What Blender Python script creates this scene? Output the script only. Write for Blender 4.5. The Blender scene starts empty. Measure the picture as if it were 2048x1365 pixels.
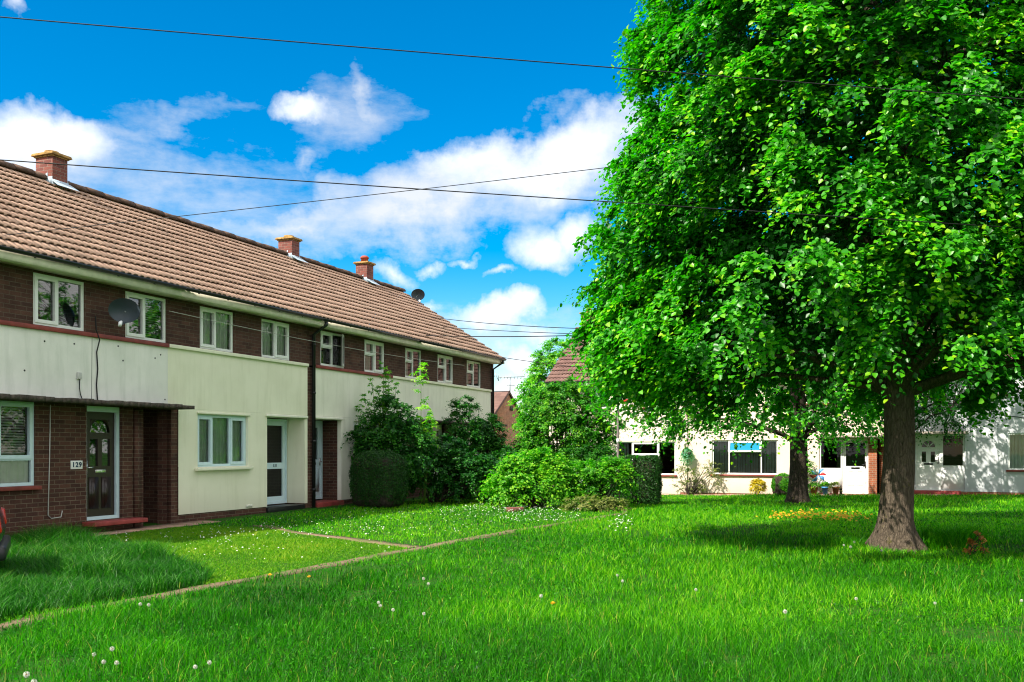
import bpy, math, random
import numpy as np
from mathutils import Vector, Matrix

random.seed(7)
rng = np.random.default_rng(11)
scene = bpy.context.scene
C = scene.collection
R = math.radians
F, HV, CAM = 1900.0, 897.0, 1.6          # focal length and horizon of the survey, eye height


def X(u, Y):
    return (u - 1024.0) / F * Y


def Zw(v, Y):
    return CAM - (v - HV) / F * Y


# ------------------------------------------------------------------ ground height
_GP = np.array([(-7.5, 17.5, .09), (-4.4, 25, .16), (-1, 33, .12), (3, 40, -.27), (6, 38.3, -.27), (12, 35.8, -.18),
                (17, 33.5, -.03), (22, 31.5, -.02), (0, 7, 0), (6, 15, 0), (-5, 9, .0), (5, 8, 0), (12, 24, -.05), (10, 30, -.1),
                (2, 25, -.02), (0, 20, .03), (-2, 14, .0), (30, 25, 0), (-30, 10, .08), (0, -10, 0), (0, 0, 0), (14, 14, 0), (0, 60, -.1), (-20, 40, .1), (30, 60, 0)])


def gh(x, y):
    x = np.asarray(x, float); y = np.asarray(y, float)
    sh = x.shape
    x = x.ravel(); y = y.ravel()
    w = np.zeros_like(x) + 1e-9; s = np.zeros_like(x)
    for gx, gy, gz in _GP:
        k = np.exp(-((x - gx) ** 2 + (y - gy) ** 2) / (2 * 3.2 ** 2)) + 1e-7
        w += k; s += k * gz
    return (s / w).reshape(sh)


def g1(x, y):
    return float(gh(np.array([x]), np.array([y]))[0])


def G(u, v, up=0.0):
    """ground point seen at (u, v); up = height of the seen point above the ground"""
    Y = (CAM - up) * F / (v - HV)
    for _ in range(8):
        Y = (CAM - up - g1(X(u, Y), Y)) * F / (v - HV)
    x = X(u, Y)
    return x, Y, g1(x, Y)


# ------------------------------------------------------------------ node helpers
def new_mat(name):
    m = bpy.data.materials.new(name)
    m.use_nodes = True
    nt = m.node_tree
    nt.nodes.clear()
    out = nt.nodes.new('ShaderNodeOutputMaterial')
    return m, nt, out


class NT:
    def __init__(s, nt):
        s.nt = nt

    def n(s, typ, **kw):
        nd = s.nt.nodes.new(typ)
        for k, v in kw.items():
            if k == 'i':
                for a, b in v.items():
                    if hasattr(b, 'is_linked') or isinstance(b, bpy.types.NodeSocket):
                        s.nt.links.new(b, nd.inputs[a])
                    else:
                        nd.inputs[a].default_value = b
            else:
                setattr(nd, k, v)
        return nd

    def math(s, op, a, b=None, c=None, clamp=False):
        nd = s.nt.nodes.new('ShaderNodeMath')
        nd.operation = op
        nd.use_clamp = clamp
        for i, q in enumerate((a, b, c)):
            if q is None:
                continue
            if isinstance(q, bpy.types.NodeSocket):
                s.nt.links.new(q, nd.inputs[i])
            else:
                nd.inputs[i].default_value = q
        return nd.outputs[0]

    def mix(s, fac, a, b, blend='MIX'):
        nd = s.nt.nodes.new('ShaderNodeMix')
        nd.data_type = 'RGBA'
        nd.blend_type = blend
        for i, q in ((0, fac), (6, a), (7, b)):
            if isinstance(q, bpy.types.NodeSocket):
                s.nt.links.new(q, nd.inputs[i])
            else:
                nd.inputs[i].default_value = q if i == 0 else (tuple(q) + (1,))[:4]
        return nd.outputs[2]

    def ramp(s, fac, stops):
        nd = s.nt.nodes.new('ShaderNodeValToRGB')
        cr = nd.color_ramp
        while len(cr.elements) < len(stops):
            cr.elements.new(.5)
        for e, (p, c) in zip(cr.elements, stops):
            e.position = p
            e.color = (c, c, c, 1) if isinstance(c, (int, float)) else tuple(c) + (1,)
        s.nt.links.new(fac, nd.inputs[0])
        return nd.outputs[0]

    def noise(s, vec, scale, detail=4, rough=.55, out=0):
        nd = s.n('ShaderNodeTexNoise', i={'Scale': scale, 'Detail': detail, 'Roughness': rough})
        if vec is not None:
            s.nt.links.new(vec, nd.inputs['Vector'])
        return nd.outputs[out]

    def mapping(s, vec, scale):
        nd = s.n('ShaderNodeMapping', i={'Scale': scale})
        s.nt.links.new(vec, nd.inputs[0])
        return nd.outputs[0]


def principled(t, out, col, rough=.6, spec=.5, metal=0.0, bump=None, bump_s=.3, bump_d=.01):
    p = t.n('ShaderNodeBsdfPrincipled')
    for k, v in (('Base Color', col), ('Roughness', rough), ('Specular IOR Level', spec), ('Metallic', metal)):
        if isinstance(v, bpy.types.NodeSocket):
            t.nt.links.new(v, p.inputs[k])
        else:
            p.inputs[k].default_value = (tuple(v) + (1,)) if isinstance(v, (tuple, list)) else v
    if bump is not None:
        b = t.n('ShaderNodeBump', i={'Strength': bump_s, 'Distance': bump_d, 'Height': bump})
        t.nt.links.new(b.outputs[0], p.inputs['Normal'])
    t.nt.links.new(p.outputs[0], out.inputs[0])
    return p


def mat_plain(name, col, rough=.5, spec=.5, metal=0.0, var=.12, scale=6.0):
    m, nt, out = new_mat(name)
    t = NT(nt)
    co = t.n('ShaderNodeTexCoord').outputs['Object']
    n = t.noise(co, scale, 5)
    c = t.mix(t.ramp(n, [(.3, 0.0), (.7, 1.0)]), tuple(q * (1 - var) for q in col), tuple(min(1, q * (1 + var)) for q in col))
    principled(t, out, c, rough, spec, metal)
    return m


def mat_brick(name, c1, c2, mortar, bw=.225, rh=.075):
    m, nt, out = new_mat(name)
    t = NT(nt)
    uv = t.n('ShaderNodeTexCoord').outputs['UV']
    b = t.n('ShaderNodeTexBrick', i={'Color1': c1 + (1,), 'Color2': c2 + (1,), 'Mortar': mortar + (1,), 'Scale': 1.0,
                                     'Mortar Size': .0055, 'Mortar Smooth': .2, 'Bias': -.1, 'Brick Width': bw, 'Row Height': rh})
    nt.links.new(uv, b.inputs['Vector'])
    n = t.noise(uv, 3.0, 6)
    n2 = t.noise(uv, 40, 4)
    c = t.mix(.55, b.outputs['Color'], t.ramp(n, [(.25, .35), (.75, 1.35)]), 'MULTIPLY')
    c = t.mix(.3, c, t.ramp(n2, [(.2, .4), (.8, 1.4)]), 'MULTIPLY')
    h = t.math('ADD', t.math('MULTIPLY', b.outputs['Fac'], -1.0), t.math('MULTIPLY', n2, .5))
    principled(t, out, c, .85, .2, bump=h, bump_s=.7, bump_d=.008)
    return m


def mat_render(name, col, stain, amount=.5, dirt_low=True):
    m, nt, out = new_mat(name)
    t = NT(nt)
    uv = t.n('ShaderNodeTexCoord').outputs['UV']
    n1 = t.noise(uv, .9, 6, .6)
    n2 = t.noise(t.mapping(uv, (5, .6, 1)), 1.0, 5, .6)
    n3 = t.noise(uv, 45, 4, .6)
    c = t.mix(t.math('MULTIPLY', t.ramp(n1, [(.4, 0.0), (.75, 1.0)]), amount), col, stain)
    c = t.mix(t.math('MULTIPLY', t.ramp(n2, [(.50, 0.0), (.72, 1.0)]), amount * .9), c, stain)
    if dirt_low:
        z = t.n('ShaderNodeSeparateXYZ', i={0: uv}).outputs[1]
        k = t.ramp(t.math('ADD', z, t.math('MULTIPLY', n1, .5)), [(.25, 1.0), (.75, 0.0)])
        c = t.mix(t.math('MULTIPLY', k, .35), c, tuple(q * .55 for q in stain))
    h = t.math('ADD', n3, t.math('MULTIPLY', t.noise(uv, 7, 3), 1.4))
    principled(t, out, c, .9, .15, bump=h, bump_s=.35, bump_d=.004)
    return m


def mat_tile(name, cols, moss=.35):
    m, nt, out = new_mat(name)
    t = NT(nt)
    uv = t.n('ShaderNodeTexCoord').outputs['UV']
    b = t.n('ShaderNodeTexBrick', offset=0.0, i={'Color1': cols[0] + (1,), 'Color2': cols[1] + (1,), 'Mortar': cols[1] + (1,), 'Scale': 1.0,
                                     'Mortar Size': .001, 'Bias': 0.0, 'Brick Width': .30, 'Row Height': .33})
    nt.links.new(uv, b.inputs['Vector'])
    n1 = t.noise(uv, .8, 6, .65)
    n2 = t.noise(uv, 14, 5, .7)
    n4 = t.noise(t.mapping(uv, (1.6, .35, 1)), 1.3, 5, .7)
    c = t.mix(.5, b.outputs['Color'], t.ramp(n2, [(.25, .6), (.75, 1.5)]), 'MULTIPLY')
    c = t.mix(t.math('MULTIPLY', t.ramp(n1, [(.5, 0.0), (.72, 1.0)]), moss), c, cols[2])
    c = t.mix(t.math('MULTIPLY', t.ramp(n4, [(.58, 0.0), (.70, 1.0)]), .65), c, (.10, .07, .055))
    c = t.mix(t.math('MULTIPLY', t.ramp(n2, [(.62, 0.0), (.72, 1.0)]), .5), c, cols[3])
    principled(t, out, c, .85, .2, bump=n2, bump_s=.4, bump_d=.006)
    return m


def mat_glass(name, ior=1.9, tint=(.62, .68, .66)):
    m, nt, out = new_mat(name)
    t = NT(nt)
    co = t.n('ShaderNodeTexCoord').outputs['Object']
    bmp = t.n('ShaderNodeBump', i={'Strength': .05, 'Distance': .02, 'Height': t.noise(co, 1.6, 2)})
    gl = t.n('ShaderNodeBsdfGlossy', i={'Roughness': .015, 'Color': (.95, .97, .97, 1), 'Normal': bmp.outputs[0]})
    tr = t.n('ShaderNodeBsdfTransparent', i={'Color': tint + (1,)})
    fr = t.n('ShaderNodeFresnel', i={'IOR': ior})
    mx = t.n('ShaderNodeMixShader', i={0: fr.outputs[0], 1: tr.outputs[0], 2: gl.outputs[0]})
    nt.links.new(mx.outputs[0], out.inputs[0])
    return m


def mat_leaf(name, stops, rough=.38, trans=.3, spec=.5, tcol=(.35, 1.0, .08), hue=None):
    """stops: colours by the per-leaf 'var' attribute"""
    m, nt, out = new_mat(name)
    t = NT(nt)
    at = t.n('ShaderNodeAttribute', attribute_name='var').outputs['Fac']
    c = t.ramp(at, stops)
    p = t.n('ShaderNodeBsdfPrincipled', i={'Roughness': rough, 'Specular IOR Level': spec, 'Base Color': c})
    tc = t.mix(1.0, c, tcol, 'MULTIPLY')
    tc = t.mix(1.0, tc, (2.2, 2.2, 2.2), 'MULTIPLY')
    tl = t.n('ShaderNodeBsdfTranslucent', i={'Color': tc})
    mx = t.n('ShaderNodeMixShader', i={0: trans, 1: p.outputs[0], 2: tl.outputs[0]})
    nt.links.new(mx.outputs[0], out.inputs[0])
    return m


def mat_bark(name, c1, c2, lichen=(.18, .17, .04)):
    m, nt, out = new_mat(name)
    t = NT(nt)
    co = t.n('ShaderNodeTexCoord').outputs['Object']
    v = t.mapping(co, (9, 9, 2.2))
    n1 = t.ramp(t.noise(v, 3.6, 10, .75), [(.3, 0.0), (.7, 1.0)])
    vo = t.n('ShaderNodeTexVoronoi', feature='DISTANCE_TO_EDGE', i={'Scale': 3.2})
    nt.links.new(t.mix(.25, v, t.noise(v, 1.5, 4, .6, 1)), vo.inputs['Vector'])
    e = t.ramp(vo.outputs['Distance'], [(0.0, .25), (.16, 1.0)])
    c = t.mix(n1, c1, c2)
    c = t.mix(t.math('MULTIPLY', t.math('SUBTRACT', 1.0, e), .55), c, tuple(q * .3 for q in c1))
    l = t.ramp(t.noise(co, 7, 6, .7), [(.6, 0.0), (.68, 1.0)])
    c = t.mix(t.math('MULTIPLY', l, .6), c, lichen)
    l2 = t.ramp(t.noise(co, 23, 6, .7), [(.62, 0.0), (.7, 1.0)])
    c = t.mix(t.math('MULTIPLY', l2, .5), c, (.3, .28, .23))
    h = t.math('ADD', t.math('MULTIPLY', e, .7), n1)
    principled(t, out, c, .9, .15, bump=h, bump_s=1.0, bump_d=.045)
    return m


M = {}
M['brick'] = mat_brick('dark_brick', (.105, .050, .037), (.058, .029, .024), (.13, .098, .074))
M['brick_low'] = mat_brick('brown_brick', (.110, .050, .035), (.058, .028, .022), (.175, .135, .095))
M['brick_orange'] = mat_brick('orange_brick', (.40, .125, .06), (.28, .085, .045), (.42, .33, .25))
M['brick_red'] = mat_brick('chimney_brick', (.23, .075, .058), (.125, .045, .04), (.24, .17, .14))
M['brick_far'] = mat_brick('far_brick', (.55, .23, .14), (.42, .17, .10), (.50, .36, .26))
M['pale'] = mat_render('pale_render', (.86, .85, .80), (.50, .54, .46), .45)
M['cream'] = mat_render('cream_render', (.86, .85, .68), (.66, .66, .48), .5)
M['cream2'] = mat_render('cream_render_light', (.87, .86, .74), (.64, .64, .52), .55)
M['peach'] = mat_render('peach_render', (.74, .63, .52), (.62, .50, .40), .4)
M['ivory'] = mat_render('ivory_render', (.75, .66, .56), (.62, .53, .44), .4)
M['white_wall'] = mat_render('white_render', (.58, .60, .63), (.46, .50, .54), .4)
M['tile'] = mat_tile('concrete_tile', [(.43, .285, .212), (.33, .215, .158), (.42, .32, .24), (.54, .45, .36)])
M['tile_red'] = mat_tile('red_tile', [(.17, .10, .085), (.12, .068, .06), (.19, .13, .105), (.25, .18, .15)])
M['ridge'] = mat_plain('ridge_tile', (.10, .065, .05), .9, .2, var=.4, scale=9)
M['pvc'] = mat_plain('white_frame', (.80, .81, .80), .35, .4, var=.03)
M['pvc_skytint'] = mat_plain('skytint_white_frame', (.60, .76, .82), .4, .4, var=.04)  # white frame with the blue skylight of the shade put into its colour
M['soffit'] = mat_plain('soffit_paint', (.84, .78, .64), .7, .3, var=.12)
M['red'] = mat_plain('red_sill_paint', (.23, .045, .035), .6, .4, var=.3)
M['redstep'] = mat_plain('red_step', (.30, .05, .045), .6, .4, var=.3)
M['black'] = mat_plain('black_plastic', (.012, .013, .015), .4, .5)
M['dark'] = mat_plain('dark_void', (.012, .011, .010), .9, .1)  # near-black colour standing in for shade in rooms and passages
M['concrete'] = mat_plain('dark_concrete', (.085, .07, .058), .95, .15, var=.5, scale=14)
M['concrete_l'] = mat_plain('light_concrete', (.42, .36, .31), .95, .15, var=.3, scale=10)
M['cap'] = mat_plain('lichen_cap', (.27, .165, .06), .95, .1, var=.5, scale=10)
M['lead'] = mat_plain('lead_flashing', (.42, .52, .60), .5, .5, var=.25)
M['pot'] = mat_plain('clay_pot', (.33, .075, .05), .8, .2, var=.2)
M['door_brown'] = mat_plain('brown_door', (.022, .012, .009), .35, .5, var=.25, scale=20)
M['dish'] = mat_plain('grey_dish', (.035, .05, .065), .5, .5, var=.15)
M['metal'] = mat_plain('grey_metal', (.28, .29, .30), .4, .5, .6)
M['chrome'] = mat_plain('bright_metal', (.75, .75, .74), .25, .5, .9)
M['postpaint'] = mat_plain('post_paint', (.15, .125, .12), .6, .3, var=.2)
M['curtain'] = mat_plain('net_curtain', (.85, .88, .85), .95, .1, var=.1, scale=3)
M['curtain_g'] = mat_plain('green_curtain', (.62, .76, .68), .95, .1, var=.1, scale=3)
M['blind'] = mat_plain('grey_blind', (.34, .35, .36), .9, .1, var=.1)
M['glass'] = mat_glass('window_glass', 2.1, (.86, .90, .88))
M['glass_c'] = mat_glass('curtained_glass', 1.7, (.97, .98, .97))
M['glass_s'] = mat_glass('plain_glass', 1.42, (.78, .80, .80))
M['glass_d'] = mat_glass('dark_glass', 1.38, (.16, .17, .17))
M['cable'] = mat_plain('cable_black', (.01, .01, .011), .6, .3)
M['cable_w'] = mat_plain('cable_pale', (.5, .5, .47), .6, .3)
M['num'] = mat_plain('number_blue', (.02, .05, .09), .6, .3)
M['carpaint'] = mat_plain('car_paint', (.012, .016, .028), .2, .6, .2)
M['rubber'] = mat_plain('rubber', (.01, .01, .01), .9, .1)
M['lamp_red'] = mat_plain('lamp_red', (.45, .012, .01), .15, .6)
M['paper'] = mat_plain('plate_white', (.8, .8, .78), .5, .3, var=.05)
M['terracotta'] = mat_plain('terracotta', (.38, .13, .06), .85, .2, var=.25)
M['blue_plastic'] = mat_plain('blue_plastic', (.05, .22, .50), .4, .5)
M['petal_red'] = mat_plain('petal_red', (.55, .03, .03), .6, .3)
M['bark'] = mat_bark('lime_bark', (.08, .062, .046), (.27, .21, .155))
M['bark_d'] = mat_bark('dark_bark', (.05, .04, .032), (.09, .07, .055))
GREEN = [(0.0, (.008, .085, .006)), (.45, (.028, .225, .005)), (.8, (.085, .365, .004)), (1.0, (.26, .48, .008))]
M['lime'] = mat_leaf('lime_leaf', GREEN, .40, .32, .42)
M['leaf_dark'] = mat_leaf('dark_leaf', [(0.0, (.005, .05, .007)), (.6, (.010, .10, .007)), (1.0, (.045, .19, .008))], .45, .2, .3)
M['leaf_shrub'] = mat_leaf('shrub_leaf', [(0.0, (.014, .11, .006)), (.5, (.045, .23, .006)), (1.0, (.20, .42, .012))], .45, .3, .3)
M['leaf_light'] = mat_leaf('light_leaf', [(0.0, (.024, .15, .006)), (.5, (.08, .30, .008)), (1.0, (.28, .50, .016))], .45, .35, .3)
M['leaf_hedge'] = mat_leaf('hedge_leaf', [(0.0, (.005, .035, .005)), (.6, (.012, .07, .006)), (1.0, (.045, .14, .008))], .5, .12, .25)
M['leaf_yellow'] = mat_leaf('yellow_leaf', [(0.0, (.22, .22, .01)), (.5, (.50, .40, .012)), (1.0, (.70, .55, .02))], .5, .3, tcol=(.8, .8, .1))
M['leaf_olive'] = mat_leaf('olive_leaf', [(0.0, (.07, .09, .02)), (.5, (.14, .17, .03)), (1.0, (.30, .30, .06))], .5, .3)
M['leaf_teal'] = mat_leaf('teal_leaf', [(0.0, (.03, .18, .09)), (.5, (.06, .30, .16)), (1.0, (.3, .55, .4))], .5, .3)
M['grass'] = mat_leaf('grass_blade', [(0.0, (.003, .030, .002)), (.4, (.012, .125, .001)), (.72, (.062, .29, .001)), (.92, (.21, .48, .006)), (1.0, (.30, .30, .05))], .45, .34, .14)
M['grass_tall'] = mat_leaf('tall_grass_blade', [(0.0, (.003, .030, .003)), (.5, (.012, .105, .004)), (.85, (.045, .21, .006)), (1.0, (.2, .30, .06))], .45, .25, .2)
M['grass_mown'] = mat_leaf('mown_blade', [(0.0, (.03, .13, .004)), (.5, (.09, .24, .004)), (.85, (.18, .31, .006)), (1.0, (.36, .34, .04))], .55, .3, .2)
M['white_petal'] = mat_leaf('white_petal', [(0.0, (.7, .72, .68)), (1.0, (.85, .85, .8))], .6, .3, .3, tcol=(.4, .4, .4))
M['yellow_petal'] = mat_leaf('yellow_petal', [(0.0, (.55, .30, .01)), (1.0, (.75, .48, .02))], .6, .3, .3, tcol=(.5, .4, .05))
M['fluff'] = mat_leaf('seed_fluff', [(0.0, (.55, .57, .50)), (1.0, (.78, .80, .74))], .8, .4, .1, tcol=(.42, .42, .40))
M['stem'] = mat_plain('green_stem', (.10, .17, .03), .6, .3, var=.3)


def mat_ground():
    m, nt, out = new_mat('soil_and_turf')
    t = NT(nt)
    co = t.n('ShaderNodeTexCoord').outputs['Object']
    n1 = t.noise(co, .6, 6, .6)
    n2 = t.noise(co, 9, 6, .7)
    c = t.mix(n1, (.008, .07, .004), (.018, .11, .005))
    c = t.mix(t.math('MULTIPLY', t.ramp(n2, [(.42, 0.0), (.7, 1.0)]), .6), c, (.085, .075, .025))
    principled(t, out, c, .95, .1, bump=n2, bump_s=.8, bump_d=.05)
    return m


def mat_path():
    m, nt, out = new_mat('path_concrete')
    t = NT(nt)
    co = t.n('ShaderNodeTexCoord').outputs['Object']
    n1 = t.noise(co, 2.2, 6, .6)
    n2 = t.noise(co, 25, 6, .7)
    c = t.mix(n1, (.12, .085, .055), (.23, .165, .115))
    c = t.mix(t.ramp(n2, [(.5, 0.0), (.75, 1.0)]), c, (.16, .12, .07))
    c = t.mix(t.math('MULTIPLY', t.ramp(t.noise(co, 1.1, 4), [(.52, 0.0), (.62, 1.0)]), .6), c, (.06, .10, .02))
    principled(t, out, c, .95, .1, bump=n2, bump_s=.6, bump_d=.01)
    return m


M['ground'] = mat_ground()
M['path'] = mat_path()
M['paver'] = mat_brick('paver', (.42, .27, .19), (.34, .22, .16), (.2, .15, .1), .4, .4)


# ------------------------------------------------------------------ object helpers
def props(o, label=None, cat=None, group=None, kind=None):
    if label: o['label'] = label
    if cat: o['category'] = cat
    if group: o['group'] = group
    if kind: o['kind'] = kind
    return o


def thing(name, label, cat, loc=(0, 0, 0), rz=0.0, group=None):
    o = bpy.data.objects.new(name, None)
    o.empty_display_size = .2
    C.objects.link(o)
    o.location = loc
    o.rotation_euler = (0, 0, rz)
    return props(o, label, cat, group)


def mesh_np(name, V, loops, starts, totals, mat, parent=None, var=None, uv=True, smooth=False, loc=None):
    me = bpy.data.meshes.new(name)
    V = np.asarray(V, np.float32)
    loops = np.asarray(loops, np.int32)
    me.vertices.add(len(V)); me.vertices.foreach_set('co', V.ravel())
    me.loops.add(len(loops)); me.loops.foreach_set('vertex_index', loops)
    me.polygons.add(len(starts))
    me.polygons.foreach_set('loop_start', np.asarray(starts, np.int32))
    me.polygons.foreach_set('loop_total', np.asarray(totals, np.int32))
    me.update(calc_edges=True)
    if smooth:
        me.polygons.foreach_set('use_smooth', np.ones(len(starts), bool))
    if var is not None:
        a = me.attributes.new('var', 'FLOAT', 'POINT')
        a.data.foreach_set('value', np.asarray(var, np.float32))
    if uv:
        nn = np.zeros(len(starts) * 3, np.float32)
        me.polygons.foreach_get('normal', nn)
        ax = np.abs(nn.reshape(-1, 3)).argmax(1)
        lax = np.repeat(ax, totals)
        P = V[loops]
        U = np.where((lax == 0)[:, None], P[:, [1, 2]], np.where((lax == 1)[:, None], P[:, [0, 2]], P[:, [0, 1]]))
        l = me.uv_layers.new(name='UVMap')
        l.data.foreach_set('uv', U.astype(np.float32).ravel())
    me.materials.append(mat)
    o = bpy.data.objects.new(name, me)
    C.objects.link(o)
    if parent: o.parent = parent
    if loc is not None: o.location = loc
    return o


class MB:
    def __init__(s):
        s.v = []; s.f = []; s.uvo = None

    def add(s, vs, fs):
        b = len(s.v)
        s.v += [tuple(q) for q in vs]
        s.f += [[i + b for i in f] for f in fs]
        return s

    def box(s, x0, x1, y0, y1, z0, z1, top=0.0):
        k = top
        s.add([(x0, y0, z0), (x1, y0, z0), (x1, y1, z0), (x0, y1, z0), (x0 + k, y0 + k, z1), (x1 - k, y0 + k, z1), (x1 - k, y1 - k, z1), (x0 + k, y1 - k, z1)],
              [[0, 3, 2, 1], [4, 5, 6, 7], [0, 1, 5, 4], [1, 2, 6, 5], [2, 3, 7, 6], [3, 0, 4, 7]])
        return s

    def quad(s, a, b, c, d):
        return s.add([a, b, c, d], [[0, 1, 2, 3]])

    def panel(s, x0, x1, z0, z1, holes, y0, y1, edges=True):
        """sheet in the xz plane facing -y at y0, with holes (x0,x1,z0,z1) whose reveals go back to y1"""
        xs = sorted({x0, x1, *[h[0] for h in holes], *[h[1] for h in holes]})
        zs = sorted({z0, z1, *[h[2] for h in holes], *[h[3] for h in holes]})
        xs = [q for q in xs if x0 <= q <= x1]; zs = [q for q in zs if z0 <= q <= z1]
        for a, b in zip(xs, xs[1:]):
            for c, d in zip(zs, zs[1:]):
                mx, mz = (a + b) / 2, (c + d) / 2
                if any(h[0] < mx < h[1] and h[2] < mz < h[3] for h in holes):
                    continue
                s.quad((a, y0, c), (b, y0, c), (b, y0, d), (a, y0, d))
        for h in holes:
            a, b, c, d = max(h[0], x0), min(h[1], x1), max(h[2], z0), min(h[3], z1)
            if a >= b or c >= d: continue
            if h[0] > x0: s.quad((a, y0, c), (a, y0, d), (a, y1, d), (a, y1, c))
            if h[1] < x1: s.quad((b, y0, d), (b, y0, c), (b, y1, c), (b, y1, d))
            if h[3] < z1: s.quad((a, y0, d), (b, y0, d), (b, y1, d), (a, y1, d))
            if h[2] > z0: s.quad((a, y0, c), (a, y1, c), (b, y1, c), (b, y0, c))
        if edges:
            s.quad((x0, y0, z0), (x0, y0, z1), (x0, y1, z1), (x0, y1, z0))
            s.quad((x1, y0, z1), (x1, y0, z0), (x1, y1, z0), (x1, y1, z1))
            s.quad((x0, y0, z1), (x1, y0, z1), (x1, y1, z1), (x0, y1, z1))
            s.quad((x0, y0, z0), (x0, y1, z0), (x1, y1, z0), (x1, y0, z0))
        return s

    def tube(s, pts, rad, n=8, caps=True):
        pts = [Vector(p) for p in pts]
        rads = rad if isinstance(rad, (list, tuple)) else [rad] * len(pts)
        b = len(s.v)
        prev = None
        for i, p in enumerate(pts):
            d = (pts[min(i + 1, len(pts) - 1)] - pts[max(i - 1, 0)]).normalized()
            if prev is None:
                prev = d.orthogonal().normalized()
            a = (prev - d * prev.dot(d)).normalized()
            prev = a
            c = d.cross(a)
            for k in range(n):
                w = 2 * math.pi * k / n
                s.v.append(tuple(p + (a * math.cos(w) + c * math.sin(w)) * rads[i]))
        for i in range(len(pts) - 1):
            for k in range(n):
                s.f.append([b + i * n + k, b + i * n + (k + 1) % n, b + (i + 1) * n + (k + 1) % n, b + (i + 1) * n + k])
        if caps:
            s.f.append([b + k for k in reversed(range(n))])
            s.f.append([b + (len(pts) - 1) * n + k for k in range(n)])
        return s

    def prism(s, poly, axis, a, b):
        """poly of (p,q); axis 'y' -> (p, y, q), axis 'x' -> (x, p, q), 'z' -> (p, q, z)"""
        f = {'y': lambda p, q, t: (p, t, q), 'x': lambda p, q, t: (t, p, q), 'z': lambda p, q, t: (p, q, t)}[axis]
        n = len(poly)
        vs = [f(p, q, a) for p, q in poly] + [f(p, q, b) for p, q in poly]
        fs = [list(range(n)), list(range(2 * n - 1, n - 1, -1))] + [[i, i + n, (i + 1) % n + n, (i + 1) % n] for i in range(n)]
        return s.add(vs, fs)

    def lathe(s, prof, c=(0, 0, 0), n=16):
        b = len(s.v)
        for r, z in prof:
            for k in range(n):
                w = 2 * math.pi * k / n
                s.v.append((c[0] + r * math.cos(w), c[1] + r * math.sin(w), c[2] + z))
        for i in range(len(prof) - 1):
            for k in range(n):
                s.f.append([b + i * n + k, b + i * n + (k + 1) % n, b + (i + 1) * n + (k + 1) % n, b + (i + 1) * n + k])
        s.f.append([b + k for k in reversed(range(n))])
        s.f.append([b + (len(prof) - 1) * n + k for k in range(n)])
        return s

    def build(s, name, mat, parent=None, bevel=0.0, smooth=False, fix=False):
        tot = [len(f) for f in s.f]
        st = np.concatenate([[0], np.cumsum(tot)[:-1]]) if tot else []
        o = mesh_np(name, s.v, [i for f in s.f for i in f], st, tot, mat, parent, smooth=smooth)
        if fix:
            import bmesh
            bm = bmesh.new(); bm.from_mesh(o.data)
            bmesh.ops.recalc_face_normals(bm, faces=bm.faces)
            bm.to_mesh(o.data); bm.free()
        if bevel:
            md = o.modifiers.new('bevel', 'BEVEL'); md.width = bevel; md.segments = 2; md.limit_method = 'ANGLE'; md.angle_limit = R(40)
        return o


# ------------------------------------------------------------------ foliage
def unit(a):
    return a / np.maximum(np.linalg.norm(a, axis=-1, keepdims=True), 1e-9)


LEAF6 = np.array([(0, 0, 0), (.22, -.44, .10), (.66, -.33, .06), (1, 0, -.10), (.66, .33, .06), (.22, .44, .10)])
LEAF4 = np.array([(0, 0, 0), (.45, -.36, .10), (1, 0, -.05), (.45, .36, .10)])
LEAF4N = np.array([(0, 0, 0), (.4, -.2, .05), (1, 0, -.08), (.4, .2, .05)])


def leaf_arrays(P, N, T, size, var, shape):
    N = unit(N); T = unit(T - N * (T * N).sum(-1, keepdims=True)); S = np.cross(N, T)
    k = len(shape); n = len(P)
    sz = np.asarray(size)[:, None, None]
    V = P[:, None, :] + sz * (shape[None, :, 0:1] * T[:, None, :] + shape[None, :, 1:2] * S[:, None, :] + shape[None, :, 2:3] * N[:, None, :])
    base = (np.arange(n) * k)[:, None]
    if k == 6:
        f = np.concatenate([base + np.array([0, 1, 2, 3]), base + np.array([0, 3, 4, 5])], 1).reshape(-1, 4)
    else:
        f = np.concatenate([base + np.array([0, 1, 2]), base + np.array([0, 2, 3])], 1).reshape(-1, 3)
    return V.reshape(-1, 3), f, np.repeat(var, k)


def leaf_mesh(name, arr, mat, parent=None, loc=None, smooth=False):
    V, f, var = arr
    tot = np.full(len(f), f.shape[1]); st = np.arange(len(f)) * f.shape[1]
    return mesh_np(name, V, f.ravel(), st, tot, mat, parent, var=var, uv=False, loc=loc, smooth=smooth)


def cat(arrs):
    Vs, fs, vs = [], [], []; b = 0
    for V, f, v in arrs:
        Vs.append(V); fs.append(f + b); vs.append(v); b += len(V)
    return np.concatenate(Vs), np.concatenate(fs), np.concatenate(vs)


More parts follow.
